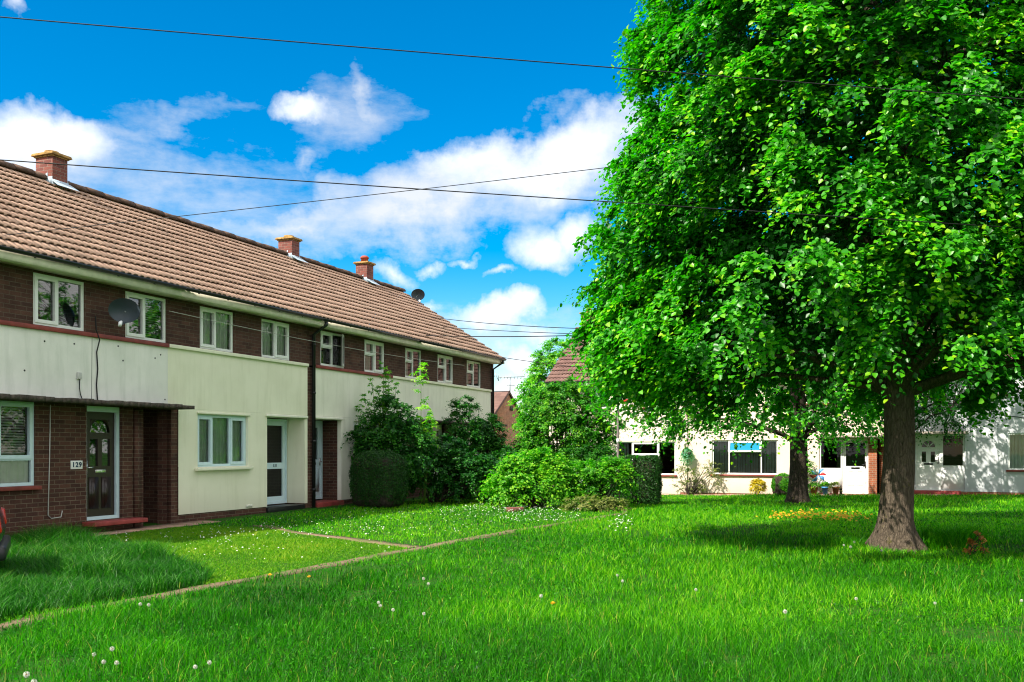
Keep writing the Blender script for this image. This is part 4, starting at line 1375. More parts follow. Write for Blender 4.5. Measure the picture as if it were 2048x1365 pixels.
# =================================================================== TREES
def big_tree():
    tx, ty = 6.05, 15.0
    z0 = g1(tx, ty)
    t = thing('lime_tree', 'huge leafy lime tree with thick flared trunk filling the right side', 'tree', (tx, ty, z0), 0, 'trees on the green')
    zs = [-.1, .0, .08, .18, .3, .45, .62, .85, 1.2, 1.7, 2.3, 3.0, 4.0, 5.5, 7.5, 9.5, 11.5]
    rs = [.33, .32, .305, .29, .272, .26, .25, .243, .235, .228, .222, .212, .19, .16, .12, .07, .03]
    pts = [(.03 * math.sin(z) + .012 * z, .02 * math.cos(z * 1.3), z) for z in zs]
    mb = trunk_mesh('trunk', None, None, pts, rs, 40, .20, 5, .05)
    prof = [(2.9, 3.7), (3.3, 4.15), (3.9, 4.3), (4.8, 4.35), (5.8, 4.25), (7, 4.1), (8.5, 3.95), (10, 3.4), (11.5, 2.4), (12.6, 1.4), (13.3, .3)]
    Bp, Bo = crown_points(265, prof, 6.0, .84, 1.0, lob=.06, kbest=12)
    # the side over the open lawn is drawn in at mid height and hangs lower at the edge
    ang = np.degrees(np.arctan2(Bp[:, 1], Bp[:, 0])) % 360
    q = 1 - .10 * np.clip(1 - np.abs(ang - 160) / 60, 0, 1) * np.clip(1 - np.abs(Bp[:, 2] - 4.9) / 1.8, 0, 1)
    Bp = Bp * np.stack([q, q, np.ones(len(q))], 1)
    ex = np.stack([rng.uniform(-4.3, -3.1, 22), rng.uniform(-1.3, 1.3, 22), rng.uniform(2.95, 3.9, 22)], 1)
    Bp = np.concatenate([Bp, ex]); Bo = np.concatenate([Bo, unit(ex * np.array([1, 1, 0]))])
    # every bough carries a drooping dome of leafy clumps, with dark gaps between the boughs
    nb = 6
    kk = np.repeat(np.arange(len(Bp)), nb)
    th = rng.uniform(0, 2 * math.pi, len(kk)); rr = np.sqrt(rng.random(len(kk)))
    hor = unit(Bo * np.array([1, 1, 0]) + 1e-6); tan = np.stack([-hor[:, 1], hor[:, 0], np.zeros(len(hor))], 1)
    br = rng.uniform(.55, 1.0, len(Bp))[kk]
    P = Bp[kk] + tan[kk] * (rr * np.cos(th) * br * 1.1)[:, None] + hor[kk] * (rr * np.sin(th) * br * .8)[:, None]
    P[:, 2] += .35 - 1.0 * br * rr ** 2 + rng.normal(0, .08, len(kk))
    O = unit(Bo[kk] + tan[kk] * (rr * np.cos(th) * .7)[:, None] + np.array([0, 0, .35]))
    # a little flatter on the side away from the green; a gap on the sunny side lets light reach the foot of the trunk
    def trim(P, O):
        th = np.degrees(np.arctan2(P[:, 1], P[:, 0])) % 360
        k = 1 - .16 * np.clip(1 - np.abs(th - 108) / 45, 0, 1)
        P = P * np.stack([k, k, np.ones(len(P))], 1)
        keep = np.ones(len(P), bool)
        for zz in (-.1, .25):
            q = P[:, :2] - np.array([-.87, -.72]) / 1.15 * (P[:, 2:3] - zz)
            keep &= np.hypot(q[:, 0], q[:, 1]) > .85
        return P[keep], O[keep]
    P, O = trim(P, O)
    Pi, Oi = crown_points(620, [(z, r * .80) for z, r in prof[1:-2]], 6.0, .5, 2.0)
    Pi, Oi = trim(Pi, Oi)
    # main limbs then branches out to the clumps
    order = rng.permutation(len(P))
    heads = P[order[:64]] * np.array([.62, .62, .95])
    st = []
    for h in heads:
        zz = max(2.4, min(10.5, h[2] - np.linalg.norm(h[:2]) * .55))
        st.append((.012 * zz, 0, zz))
    limbs(mb, st, heads, [.06 - .003 * max(0, h[2] - 5) for h in heads], .012, .10, 7, 6)
    d2 = ((P[:, None] - heads[None]) ** 2).sum(-1)
    near = d2.argmin(1)
    cl = d2.min(1) < 1.7 ** 2
    limbs(mb, heads[near][cl], P[cl], [.012] * int(cl.sum()), .003, .08, 5, 4)
    mb.build('trunk', M['bark'], t, smooth=True)
    lo = rng.uniform(.40, .64, len(P))
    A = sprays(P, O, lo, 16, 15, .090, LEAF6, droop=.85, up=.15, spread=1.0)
    B = sprays(Pi, Oi, np.full(len(Pi), .95), 15, 14, .125, LEAF4, droop=.5, spread=1.2, vrange=(.0, .25), tipvar=.05)  # inner leaves coloured darker, painting in the shade of the crown
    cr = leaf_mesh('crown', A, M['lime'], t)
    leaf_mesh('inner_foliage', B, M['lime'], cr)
    # low sprays near the trunk
    return t


big_tree()


def mid_tree(label, tx, ty, h0, prof, n, tr, leaf, mat, bark, lean=0.0, a=(.6, .95), twigs=10, per=12, shape=LEAF6, zc=None, name='tree', group='trees on the green', shift=(0, 0)):
    z0 = g1(tx, ty)
    t = thing(name, label, 'tree', (tx, ty, z0), 0, group)
    top = prof[-1][0] * .85
    zs = [-.1, 0, .15, .35, .7, 1.2, 2, 3, 4.5, top]
    pts = [(lean * z + .03 * math.sin(z), 0, z) for z in zs]
    rs = [tr * k for k in (1.35, 1.3, 1.18, 1.08, 1.02, 1, .96, .88, .7, .15)]
    mb = trunk_mesh('trunk', None, None, pts, rs, 18, tr * .35, 5, .04)
    zc = zc or (prof[0][0] + prof[-1][0]) / 2
    P, O = crown_points(n, prof, zc, .62, tx)
    P[:, 0] += lean * zc + shift[0]; P[:, 1] += shift[1]
    k = max(8, n // 14)
    heads = P[rng.permutation(n)[:k]] * np.array([.6, .6, .95])
    st = [(lean * max(prof[0][0] * .8, h[2] - np.linalg.norm(h[:2]) * .6), 0, max(prof[0][0] * .8, h[2] - np.linalg.norm(h[:2]) * .6)) for h in heads]
    limbs(mb, st, heads, [tr * .3] * k, .01, .08, 6, 5)
    near = ((P[:, None] - heads[None]) ** 2).sum(-1).argmin(1)
    limbs(mb, heads[near], P, [.02] * n, .004, .06, 4, 3)
    mb.build('trunk', bark, t, smooth=True)
    leaf_mesh('crown', sprays(P, O, rng.uniform(a[0], a[1], n), twigs, per, leaf, shape, droop=.55, spread=1.0), mat, t)
    return t


mid_tree('second tree with thin dark trunk close to the ivory house', X(1595, 29.5), 29.5, 0, [(2.3, 2.8), (2.8, 3.8), (4, 4.1), (5.5, 3.8), (6.5, 3.2), (7.5, 2.0), (8.2, .6)], 330, .27, .11, M['lime'], M['bark_d'], .0, shift=(-1.3, -1.6))
mid_tree('dark small leaved tree behind the big trunk, in front of the white house', 12.75, 31, 0, [(2.5, .9), (3.1, 2.0), (4, 2.6), (5.2, 2.7), (6.5, 2.3), (7.6, 1.2)], 320, .10, .095, M['leaf_dark'], M['bark_d'], .0, (.45, .7), 11, 12, LEAF4, shift=(.7, .2))
mid_tree('light green tree rising behind the ivory end house', X(1130, 52), 52, 0, [(1.5, 1.4), (2.5, 2.2), (4, 2.5), (5.5, 2.3), (6.6, 1.7), (7.6, .6)], 420, .2, .14, M['leaf_light'], M['bark_d'], 0, (.5, .8), 10, 11, LEAF4, group='trees behind the houses')

mid_tree('dark green tree standing beyond the right edge, mirrored in the bedroom windows', 20.5, 26, 0, [(2.0, 2.5), (3, 4.0), (4.5, 4.4), (6, 4.0), (8, 2.8), (9.5, .6)], 240, .27, .16, M['lime'], M['bark_d'], 0, (.7, 1.0), 10, 11, LEAF4)

# =================================================================== SHRUBS AND HEDGES
sx, sy = X(758, 24.0), 24.0
hedge('clipped_hedge', 'dark rounded clipped hedge block standing nearest the sky-tinted white door', 'hedge', sx, sy, LA, 1.2, 1.32, 1.42, M['leaf_hedge'], 26000, .032, 'clipped hedges', .3)
hx, hy = X(1258, 27.6), 27.6
hedge('clipped_hedge', 'dark square cut hedge beside the slim post, ending the bright bushes', 'hedge', hx, hy, R(-14), 1.75, 1.5, 1.36, M['leaf_hedge'], 34000, .035, 'clipped hedges', .085)

GS = 'shrubs in front of the terrace'
shrub('elder_shrub', 'tall loose shrub with pale sprays in front of the cream wall', 'shrub', X(775, 25.2), 25.2,
      [(0, 0, 1.1, 1.05, .7, .9), (-.1, 0, 1.8, .85, .6, .6), (.1, 0, 2.3, .55, .5, .5), (.6, 0, 1.5, .6, .5, .6)], .085, M['leaf_dark'], 190, .45, 8, 11, LEAF4, 10, group=GS, vbias=.16)
# upright pale shoots of that shrub
ex, ey = X(770, 25.4), 25.4
t = thing('sapling', 'thin upright sapling with feathery pale leaves before the bedroom windows', 'sapling', (ex, ey, g1(ex, ey)), 0, GS)
mb = MB(); arrs = []
for (dx, h) in ((-.55, 2.9), (-.35, 3.3), (-.05, 3.75), (.1, 3.5), (.3, 3.2), (-.15, 3.1), (-.7, 2.6), (.02, 3.6)):
    mb.tube([(dx * .25, 0, 0), (dx * .6, .03, h * .5), (dx, .0, h)], [.018, .012, .004], 5)
    k = 16
    zz = np.linspace(h * .5, h, k)
    cen = np.stack([dx * (.3 + .7 * zz / h), np.zeros(k), zz], 1)
    an = np.arange(k) * 2.4
    o = np.stack([np.cos(an), np.sin(an) * .8, np.full(k, .25)], 1)
    arrs.append(sprays(cen, unit(o), np.linspace(.34, .16, k), 2, 9, .10, LEAF4N, droop=.35, spread=.4, up=.3, vrange=(.4, .8)))
mb.build('stem', M['stem'], t); leaf_mesh('foliage', cat(arrs), M['leaf_shrub'], t)
ex, ey = X(842, 25.6), 25.6
t = thing('sapling', 'yellow green young sapling, the brightest shoot before the terrace', 'sapling', (ex, ey, g1(ex, ey)), 0, GS)
mb = MB(); arrs = []
for (dx, h) in ((0, 3.75), (.22, 2.55), (.30, 2.3)):
    mb.tube([(dx * .3, 0, 0), (dx * .6, .02, h * .5), (dx, 0, h)], [.016, .011, .004], 5)
    zz = np.concatenate([np.linspace(h * .55, h * .8, 5), np.linspace(h * .86, h, 7)]) if h > 3 else np.linspace(h * .7, h, 8)
    k = len(zz); an = np.arange(k) * 2.4
    cen = np.stack([dx * (.3 + .7 * zz / h), np.zeros(k), zz], 1)
    arrs.append(sprays(cen, unit(np.stack([np.cos(an), np.sin(an), np.full(k, .3)], 1)), np.full(k, .32), 3, 9, .11, LEAF4N, droop=.45, spread=.5, up=.3, vrange=(.55, .95)))
mb.build('stem', M['stem'], t); leaf_mesh('foliage', cat(arrs), M['leaf_light'], t)
shrub('dark_shrub', 'low dark spreading shrub right of the rounded hedge block', 'shrub', X(868, 26.2), 26.2,
      [(-.1, 0, .8, .9, .6, .9), (.75, 0, .7, .85, .6, .8), (1.4, .1, .6, .7, .5, .65), (.3, .3, 1.3, .6, .4, .5)], .08, M['leaf_dark'], 280, .36, 8, 11, LEAF4, 8, group=GS)
shrub('upright_shrub', 'tall dark upright shrub hiding the far end house canopy', 'shrub', X(932, 28.5), 28.5,
      [(0, 0, 1.2, .7, .55, 1.0), (-.05, 0, 2.2, .50, .42, .85), (.1, 0, .7, .8, .5, .6)], .065, M['leaf_dark'], 280, .30, 8, 11, LEAF4, 8, group=GS, vbias=.12)
shrub('upright_shrub', 'shorter dark upright shrub against the far house corner', 'shrub', X(978, 29.2), 29.2,
      [(0, 0, 1.1, .55, .5, 1.0), (0, 0, 1.85, .46, .4, .68)], .065, M['leaf_dark'], 210, .28, 8, 11, LEAF4, 8, group=GS, vbias=.15)
shrub('broad_bush', 'broad tree like bush with twiggy dark heart between the two terraces', 'bush', X(1124, 31.5), 31.5,
      [(-.2, 0, 1.6, 1.5, 1.1, 1.3), (-.3, .2, 2.7, 1.1, .9, 1.0), (.6, 0, 2.4, 1.1, .9, .9), (.9, 0, 1.5, 1.0, .9, .9), (-.9, .1, 1.1, .9, .8, .9), (.2, 0, 3.2, .7, .7, .6), (1.45, 0, 2.0, .65, .6, .5)], .085, M['leaf_shrub'], 540, .42, 9, 12, LEAF4, 16, .035, group=GS, vrange=(.0, .6))
shrub('bright_bush', 'bright yellow green bush on the lawn edge in front of the broad bush', 'bush', X(1068, 25.0), 25.0,
      [(0, 0, .75, .95, .65, .6), (-.5, -.1, .5, .75, .6, .5), (.55, 0, .62, .75, .6, .6), (-.2, 0, 1.05, .6, .5, .35), (.35, -.1, 1.15, .4, .4, .3)], .09, M['leaf_light'], 190, .46, 7, 10, LEAF4, 14, .012, group=GS, vrange=(.1, .7))
shrub('bright_bush', 'bright green bush directly left of the square cut hedge', 'bush', X(1195, 25.6), 25.6,
      [(0, 0, .7, .75, .6, .55), (.45, .0, .75, .55, .5, .5), (-.45, 0, .55, .5, .5, .45)], .08, M['leaf_light'], 140, .42, 8, 11, LEAF4, 12, .012, group=GS, vrange=(.0, .6))
shrub('ground_shrub', 'low creeping grey green shrub at the foot of the bright bush', 'shrub', X(1185, 23.9), 23.9,
      [(0, 0, .16, .75, .35, .2), (.55, .05, .14, .5, .3, .17)], .045, M['leaf_olive'], 120, .2, 7, 10, LEAF4, 6, .006, group=GS)
shrub('dark_shrub', 'dark bush in the gap under the broad bush, left of the bright bush', 'shrub', X(978, 27.0), 27.0,
      [(0, 0, .6, .8, .6, .6), (.5, .3, .9, .7, .5, .6)], .075, M['leaf_dark'], 110, .36, 8, 11, LEAF4, 8, group=GS, vbias=.1)
shrub('dark_shrub', 'dark shrub behind the square cut hedge below the ivory house', 'shrub', X(1190, 30.5), 30.5,
      [(0, 0, .9, .9, .6, .7), (-.3, .2, 1.3, .6, .5, .5)], .07, M['leaf_dark'], 110, .36, 8, 11, LEAF4, 8, group=GS, vbias=.2)
GF = 'small plants by the sunlit houses'
q = Rw(-5.9, -.55)
shrub('rose_bush', 'sparse dry looking climbing rose between the two ivory house windows', 'shrub', q.x, q.y,
      [(-.2, 0, .6, .55, .25, .6), (.75, 0, .85, .5, .22, .6), (.0, .1, .3, .7, .3, .3)], .06, M['leaf_olive'], 70, .3, 5, 8, LEAF4, 10, .01, group=GF)
q = Rw(-3.28, -.75)
shrub('ball_bush', 'round golden yellow bush on the paving below the ivory house', 'bush', q.x, q.y, [(0, 0, .34, .27, .27, .27)], .045, M['leaf_yellow'], 90, .14, 8, 9, LEAF4, 4, .008, group=GF)
q = Rw(-2.35, -.75)
hedge('ball_bush', 'round clipped green bush left of the thin dark trunk', 'bush', q.x, q.y, 0, .82, .8, .82, M['leaf_shrub'], 9000, .04, GF, .5)
q = Rw(-1.62, -.62)
shrub('flower_bush', 'loose flowering bush right of the thin dark trunk', 'bush', q.x, q.y, [(0, 0, .8, .32, .3, .75), (-.2, 0, .5, .35, .3, .4)], .06, M['leaf_shrub'], 60, .26, 6, 9, LEAF4, 8, .01, group=GF)

# flower pots by the ivory house door
for (s, r, mm, lm, lb) in ((-1.25, .13, 'terracotta', 'leaf_shrub', 'terracotta pot of green leaves nearest the trunk by the white door'),
                           (-.86, .11, 'blue_plastic', 'leaf_light', 'small blue pot in the middle of the doorstep pots'),
                           (-.48, .12, 'terracotta', 'leaf_olive', 'terracotta pot with drooping leaves closest to the half glazed door')):
    q = Rw(s, -.52)
    t = thing('flower_pot', lb, 'flower pot', (q.x, q.y, g1(q.x, q.y) + .03), 0, 'pots by the half glazed door')
    MB().lathe([(r * .7, 0), (r, .24), (r * 1.12, .24), (r * 1.12, .29), (r * .9, .29), (r * .88, .26)], (0, 0, 0), 16).build('pot', M[mm], t)
    d = unit(rng.normal(0, 1, (14, 3)) + np.array([0, 0, 1.0]))
    leaf_mesh('foliage', sprays(np.array([[0, 0, .3]]) + d * .1, d, np.full(14, .24), 4, 7, .07, LEAF4, droop=.8), M[lm], t)
q = Rw(-1.12, -.40)
t = thing('garden_windmill', 'red, white and blue garden windmill among the pots', 'garden ornament', (q.x, q.y, g1(q.x, q.y)), RA)
MB().tube([(0, 0, 0), (0, 0, .75)], .012, 6).build('stick', M['pvc'], t)
for k, mm in enumerate(('petal_red', 'blue_plastic', 'pvc', 'blue_plastic', 'petal_red', 'blue_plastic', 'pvc', 'blue_plastic')):
    w = k * math.pi / 4
    c_, s_ = math.cos(w), math.sin(w); c2, s2 = math.cos(w + .6), math.sin(w + .6)
    MB().add([(0, -.02, .75), (.34 * c_, -.05, .75 + .34 * s_), (.22 * c2, -.0, .75 + .22 * s2), (0, -.012, .75), (.34 * c_, -.042, .75 + .34 * s_), (.22 * c2, .008, .75 + .22 * s2)], [[0, 1, 2], [5, 4, 3], [0, 3, 4, 1], [1, 4, 5, 2], [2, 5, 3, 0]]).build('sail', M[mm], t)
q = Rw(-.30, -.50)
t = thing('garden_lantern', 'little black lantern standing beside the half glazed door', 'lantern', (q.x, q.y, g1(q.x, q.y) + .03), RA)
MB().box(-.06, .06, -.06, .06, 0, .03).box(-.05, .05, -.05, .05, .2, .23).tube([(0, 0, .23), (0, 0, .36)], .02, 6).build('case', M['black'], t)
MB().box(-.045, .045, -.045, .045, .031, .199).build('lantern_glass', M['glass_d'], t)

# brick left at the lawn edge
q = G(1030, 1024)
t = MB().box(-.2, .2, -.12, .12, 0, .11).build('loose_brick', M['brick_red'], bevel=.02)
t.location = (q[0], q[1], q[2] + .0); t.rotation_euler = (0, 0, .4)
props(t, 'reddish brick lying on the lawn edge below the bright bush', 'brick')


# =================================================================== GRASS
def seg_dist(px, py, pts):
    d = np.full(px.shape, 1e9)
    for (x0, y0), (x1, y1) in zip(pts, pts[1:]):
        dx, dy = x1 - x0, y1 - y0
        s = np.clip(((px - x0) * dx + (py - y0) * dy) / (dx * dx + dy * dy), 0, 1)
        d = np.minimum(d, np.hypot(px - x0 - s * dx, py - y0 - s * dy))
    return d


def inside(px, py, poly):
    r = np.zeros(px.shape, bool)
    j = len(poly) - 1
    for i in range(len(poly)):
        xi, yi = poly[i]; xj, yj = poly[j]
        c = ((yi > py) != (yj > py)) & (px < (xj - xi) * (py - yi) / (yj - yi + 1e-12) + xi)
        r ^= c
        j = i
    return r


def vnoise(x, y, s, seed=0):
    g = np.random.default_rng(seed).random((64, 64))
    x = x / s; y = y / s
    xi = np.floor(x).astype(int); yi = np.floor(y).astype(int)
    fx = x - xi; fy = y - yi
    fx = fx * fx * (3 - 2 * fx); fy = fy * fy * (3 - 2 * fy)
    a = g[xi % 64, yi % 64]; b = g[(xi + 1) % 64, yi % 64]; c = g[xi % 64, (yi + 1) % 64]; d = g[(xi + 1) % 64, (yi + 1) % 64]
    return (a * (1 - fx) + b * fx) * (1 - fy) + (c * (1 - fx) + d * fx) * fy


def side_of_path(px, py):
    """signed offset from the path: negative on the house side"""
    q0, q1 = np.array(path_pts[1]), np.array(path_pts[-1])
    d = (q1 - q0) / np.linalg.norm(q1 - q0)
    return (px - q0[0]) * d[1] - (py - q0[1]) * d[0]


def scatter(n, y0, y1, dens_y0):
    """random points over the view wedge; even up to dens_y0, thinning as 1/Y^2 beyond it"""
    yy = np.linspace(y0, y1, 800)
    wdt = yy * 1.12 + 4.0
    den = wdt * np.where(yy < dens_y0, 1.0, (dens_y0 / yy) ** 2)
    cdf = np.cumsum(den); cdf /= cdf[-1]
    Y = np.interp(rng.random(n), cdf, yy)
    Xx = (rng.random(n) - .5) * (Y * 1.12 + 4.0)
    return Xx, Y


def blades(x, y, h, w, var, lean=.5, z=None):
    n = len(x)
    z = gh(x, y) - .01 if z is None else z
    th = rng.uniform(0, 2 * math.pi, n)
    lx, ly = np.cos(th), np.sin(th)
    ph = rng.uniform(0, 2 * math.pi, n)
    wx, wy = np.cos(ph) * w / 2, np.sin(ph) * w / 2
    l = h * lean * rng.uniform(.15, 1.3, n)
    V = np.zeros((n, 5, 3))
    for k, (s, hh) in enumerate(((0, 0), (.38, .6))):
        for j, sg in enumerate((-1, 1)):
            V[:, 2 * k + j, 0] = x + lx * l * s + sg * wx * (1 - .25 * k)
            V[:, 2 * k + j, 1] = y + ly * l * s + sg * wy * (1 - .25 * k)
            V[:, 2 * k + j, 2] = z + h * hh
    V[:, 4, 0] = x + lx * l; V[:, 4, 1] = y + ly * l; V[:, 4, 2] = z + h * np.clip(1 - .25 * lean * rng.random(n), .5, 1)
    b = (np.arange(n) * 5)[:, None]
    loops = np.concatenate([b + np.array([0, 1, 3, 2]), b + np.array([2, 3, 4])], 1).ravel()
    tot = np.tile([4, 3], n); st = np.concatenate([[0], np.cumsum(tot)[:-1]])
    return V.reshape(-1, 3), loops, st, tot, np.repeat(np.clip(var, 0, 1), 5)


def grass_obj(name, label, B, mat):
    V, loops, st, tot, var = B
    o = mesh_np(name, V, loops, st, tot, mat, None, var=var, uv=False)
    props(o, label, 'grass', kind='stuff')
    return o


tall_poly = [G(-260, 1290)[:2], G(-260, 1082)[:2], G(20, 1074)[:2], G(140, 1082)[:2], G(260, 1102)[:2], G(340, 1125)[:2], G(420, 1158)[:2], G(405, 1174)[:2], G(75, 1232)[:2]]
mown_poly = [G(60, 1072)[:2], G(200, 1064)[:2], G(420, 1052)[:2], G(520, 1056)[:2], G(700, 1080)[:2], G(822, 1097)[:2], G(640, 1133)[:2], G(410, 1174)[:2], G(340, 1125)[:2], G(180, 1085)[:2]]


def free(x, y):
    ok = seg_dist(x, y, path_pts) > np.where(vnoise(x, y, .9, 9) * .7 + .3 * vnoise(x, y, .25, 14) > .53, -.1, .01) + .17 * rng.random(len(x)) ** .7 * (.35 + vnoise(x, y, .4, 8))
    ok &= seg_dist(x, y, side_pts) > np.where(vnoise(x, y, .8, 12) > .56, -.1, .01) + .07 * rng.random(len(x))
    t = (x + 7.5) * .3795 + (y - 17.5) * .9252
    yl = -(x + 7.5) * .9252 + (y - 17.5) * .3795
    ok &= ~((yl > -.70) & (yl < 8) & (t < 18.4))
    s = (x - 12.67) * .9252 - (y - 35.6) * .3795
    yr = (x - 12.67) * .3795 + (y - 35.6) * .9252
    ok &= ~((yr > -.66) & (s > -12.3))
    ok &= np.hypot(x - 6.05, y - 15) > .42
    return ok


# rough lawn
x, y = scatter(520000, 4.5, 40, 8.5)
ok = free(x, y) & ~inside(x, y, tall_poly) & ~inside(x, y, mown_poly)
ok &= ~((vnoise(x, y, .55, 17) * .6 + vnoise(x, y, 2.7, 18) * .4 > .70) & (rng.random(len(x)) < .75))   # thin worn spots
x, y = x[ok], y[ok]
n1 = vnoise(x, y, .9, 1); n2 = vnoise(x, y, .25, 2); n3 = vnoise(x, y, 3.1, 3)
h = (.040 + .070 * n1 * n1 + .045 * n3 + .03 * n2) * rng.uniform(.5, 1.35, len(x))
far = np.hypot(x, y)
house_side = side_of_path(x, y) < 0
h = np.where(house_side, h * .62, h)
edge = np.clip(1 - np.abs(y - (38.9 - .41 * x + .0)) / 3, 0, 1)
w = .0050 * np.maximum(1, far / 8.5) * rng.uniform(.7, 1.3, len(x))
n4 = vnoise(x, y, 2.3, 6)
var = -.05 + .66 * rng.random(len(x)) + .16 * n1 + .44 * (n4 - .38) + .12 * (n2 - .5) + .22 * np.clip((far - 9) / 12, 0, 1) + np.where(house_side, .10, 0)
var = np.where(rng.random(len(x)) < .985, np.minimum(var, .93), 1.0)
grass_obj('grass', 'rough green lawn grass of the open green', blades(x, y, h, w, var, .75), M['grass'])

# clover and other small broad leaves low in the turf
x, y = scatter(90000, 4.5, 24, 8.5)
n1 = vnoise(x, y, 1.3, 21); n2 = vnoise(x, y, .35, 22)
ok = free(x, y) & ~inside(x, y, tall_poly) & ~inside(x, y, mown_poly) & (n1 * .6 + n2 * .4 + .25 * rng.random(len(x)) > .62)
x, y = x[ok], y[ok]
nn_ = len(x)
sz = .020 * rng.uniform(.6, 1.5, nn_) * np.maximum(1, np.hypot(x, y) / 10)
o = leaf_mesh('clover', leaf_arrays(np.stack([x, y, gh(x, y) + rng.uniform(.02, .085, nn_)], 1), rng.normal(0, .45, (nn_, 3)) + np.array([0, 0, 1.0]), rng.normal(0, 1, (nn_, 3)), sz, rng.uniform(.1, .68, nn_), LEAF4), M['grass'])
props(o, 'clover and small broad leaves low in the lawn', 'clover', kind='stuff')

# mown lawn
k = 60000
bx0, by0 = np.min(mown_poly, 0); bx1, by1 = np.max(mown_poly, 0)
x = rng.uniform(bx0, bx1, k * 3); y = rng.uniform(by0, by1, k * 3)
ok = inside(x, y, mown_poly) & free(x, y)
x, y = x[ok][:k], y[ok][:k]
n1 = vnoise(x, y, .8, 4)
h = (.022 + .03 * n1) * rng.uniform(.6, 1.4, len(x))
grass_obj('mown_grass', 'short yellow green mown lawn by the brick house', blades(x, y, h, .010 * rng.uniform(.7, 1.4, len(x)), .15 + .55 * rng.random(len(x)) + .35 * n1, .8), M['grass_mown'])

# tall dark grass
k = 70000
bx0, by0 = np.min(tall_poly, 0); bx1, by1 = np.max(tall_poly, 0)
x = rng.uniform(bx0, bx1, k * 3); y = rng.uniform(by0, by1, k * 3)
ok = inside(x, y, tall_poly) & (seg_dist(x, y, path_pts) > .16)
x, y = x[ok][:k], y[ok][:k]
n1 = vnoise(x, y, .55, 5)
h = (.10 + .25 * n1 * (.5 + vnoise(x, y, 1.7, 31))) * rng.uniform(.5, 1.3, len(x))
grass_obj('tall_grass', 'long dark unmown grass beside the parked car', blades(x, y, h, .0075 * rng.uniform(.7, 1.4, len(x)), .0 + .75 * rng.random(len(x)) + .30 * n1, 1.0), M['grass_tall'])

# tuft right of the big trunk, and at the wall foot
tu = []
for (u, v, r, kk, hh) in ((1892, 1096, .42, 1500, .42), (1700, 1096, .22, 300, .25), (1850, 1098, .25, 500, .3), (1935, 1085, .3, 500, .35)):
    gx, gy, gz = G(u, v)
    a_ = rng.uniform(0, 2 * math.pi, kk); rr = r * np.sqrt(rng.random(kk))
    tu.append((gx + rr * np.cos(a_), gy + rr * np.sin(a_) * .7, hh * rng.uniform(.4, 1.1, kk)))
x = np.concatenate([q[0] for q in tu]); y = np.concatenate([q[1] for q in tu]); h = np.concatenate([q[2] for q in tu])
ok = np.hypot(x - 6.05, y - 15) > .40
x, y, h = x[ok], y[ok], h[ok]
grass_obj('grass_tuft', 'long grass tufts at the foot of the big trunk', blades(x, y, h, .011 * rng.uniform(.6, 1.3, len(x)), .3 + .5 * rng.random(len(x)), .8), M['grass'])

# grass seed stalks and plantains
x, y = scatter(800, 5, 20, 9)
ok = free(x, y) & ~inside(x, y, mown_poly)
x, y = x[ok], y[ok]
grass_obj('grass_stalk', 'dry brownish seed stalks standing in the lawn', blades(x, y, rng.uniform(.10, .20, len(x)), .0038 * np.maximum(1, np.hypot(x, y) / 8), .97 + .03 * rng.random(len(x)), .35), M['grass'])


def little_flowers(name, label, x, y, z, size, mat, up=.25):
    n = len(x)
    P = []; N = []; T = []
    tilt = rng.normal(0, .35, (n, 3)) + np.array([0, -.35, 1.0])
    for k in range(5):
        w = 2 * math.pi * k / 5
        P.append(np.stack([x, y, z], 1)); N.append(tilt); T.append(np.tile([math.cos(w), math.sin(w), .1], (n, 1)))
    A = leaf_arrays(np.concatenate(P), np.concatenate(N), np.concatenate(T), np.tile(size, 5), rng.random(n * 5), LEAF4)
    o = leaf_mesh(name, A, mat)
    props(o, label, 'wildflowers', kind='stuff')


# daisies over the house side lawn, thickest before the bright bush
xs_, ys_ = [], []
for (u0, u1, v0, v1, n) in ((1000, 1160, 1014, 1046, 300), (880, 1110, 1014, 1036, 180), (700, 1000, 1018, 1075, 130), (420, 760, 1035, 1075, 150), (160, 520, 1066, 1105, 80), (320, 800, 1072, 1125, 50), (930, 1120, 1010, 1022, 140)):
    for _ in range(n):
        g_ = G(random.uniform(u0, u1), random.uniform(v0, v1), .03)
        xs_.append(g_[0]); ys_.append(g_[1])
x, y = np.array(xs_), np.array(ys_)
ok = free(x, y) & (side_of_path(x, y) < -.1)
x, y = x[ok], y[ok]
little_flowers('daisy_scatter', 'white daisies scattered over the lawn by the houses', x, y, gh(x, y) + rng.uniform(.05, .09, len(x)), rng.uniform(.008, .016, len(x)), M['white_petal'])
# yellow flowers patch near the trunk
P_ = [G(random.gauss(1625, 45), random.gauss(1034, 5), .1) for _ in range(150)] + [G(random.gauss(1690, 30), random.gauss(1036, 5), .1) for _ in range(60)] + [G(random.uniform(1540, 1570), random.uniform(1030, 1040), .1) for _ in range(25)]
x = np.array([p[0] for p in P_]); y = np.array([p[1] for p in P_])
little_flowers('yellow_wildflowers', 'patch of yellow orange wildflowers in grass near the big trunk', x, y, gh(x, y) + rng.uniform(.10, .20, len(x)), rng.uniform(.024, .045, len(x)), M['yellow_petal'])
# white umbels
P_ = [G(random.gauss(1245, 18), random.gauss(1048, 8), .2) for _ in range(50)]
x = np.array([p[0] for p in P_]); y = np.array([p[1] for p in P_])
little_flowers('white_wildflowers', 'patch of white lacy wildflowers in grass near the hedge end', x, y, gh(x, y) + rng.uniform(.16, .30, len(x)), rng.uniform(.010, .022, len(x)), M['white_petal'])

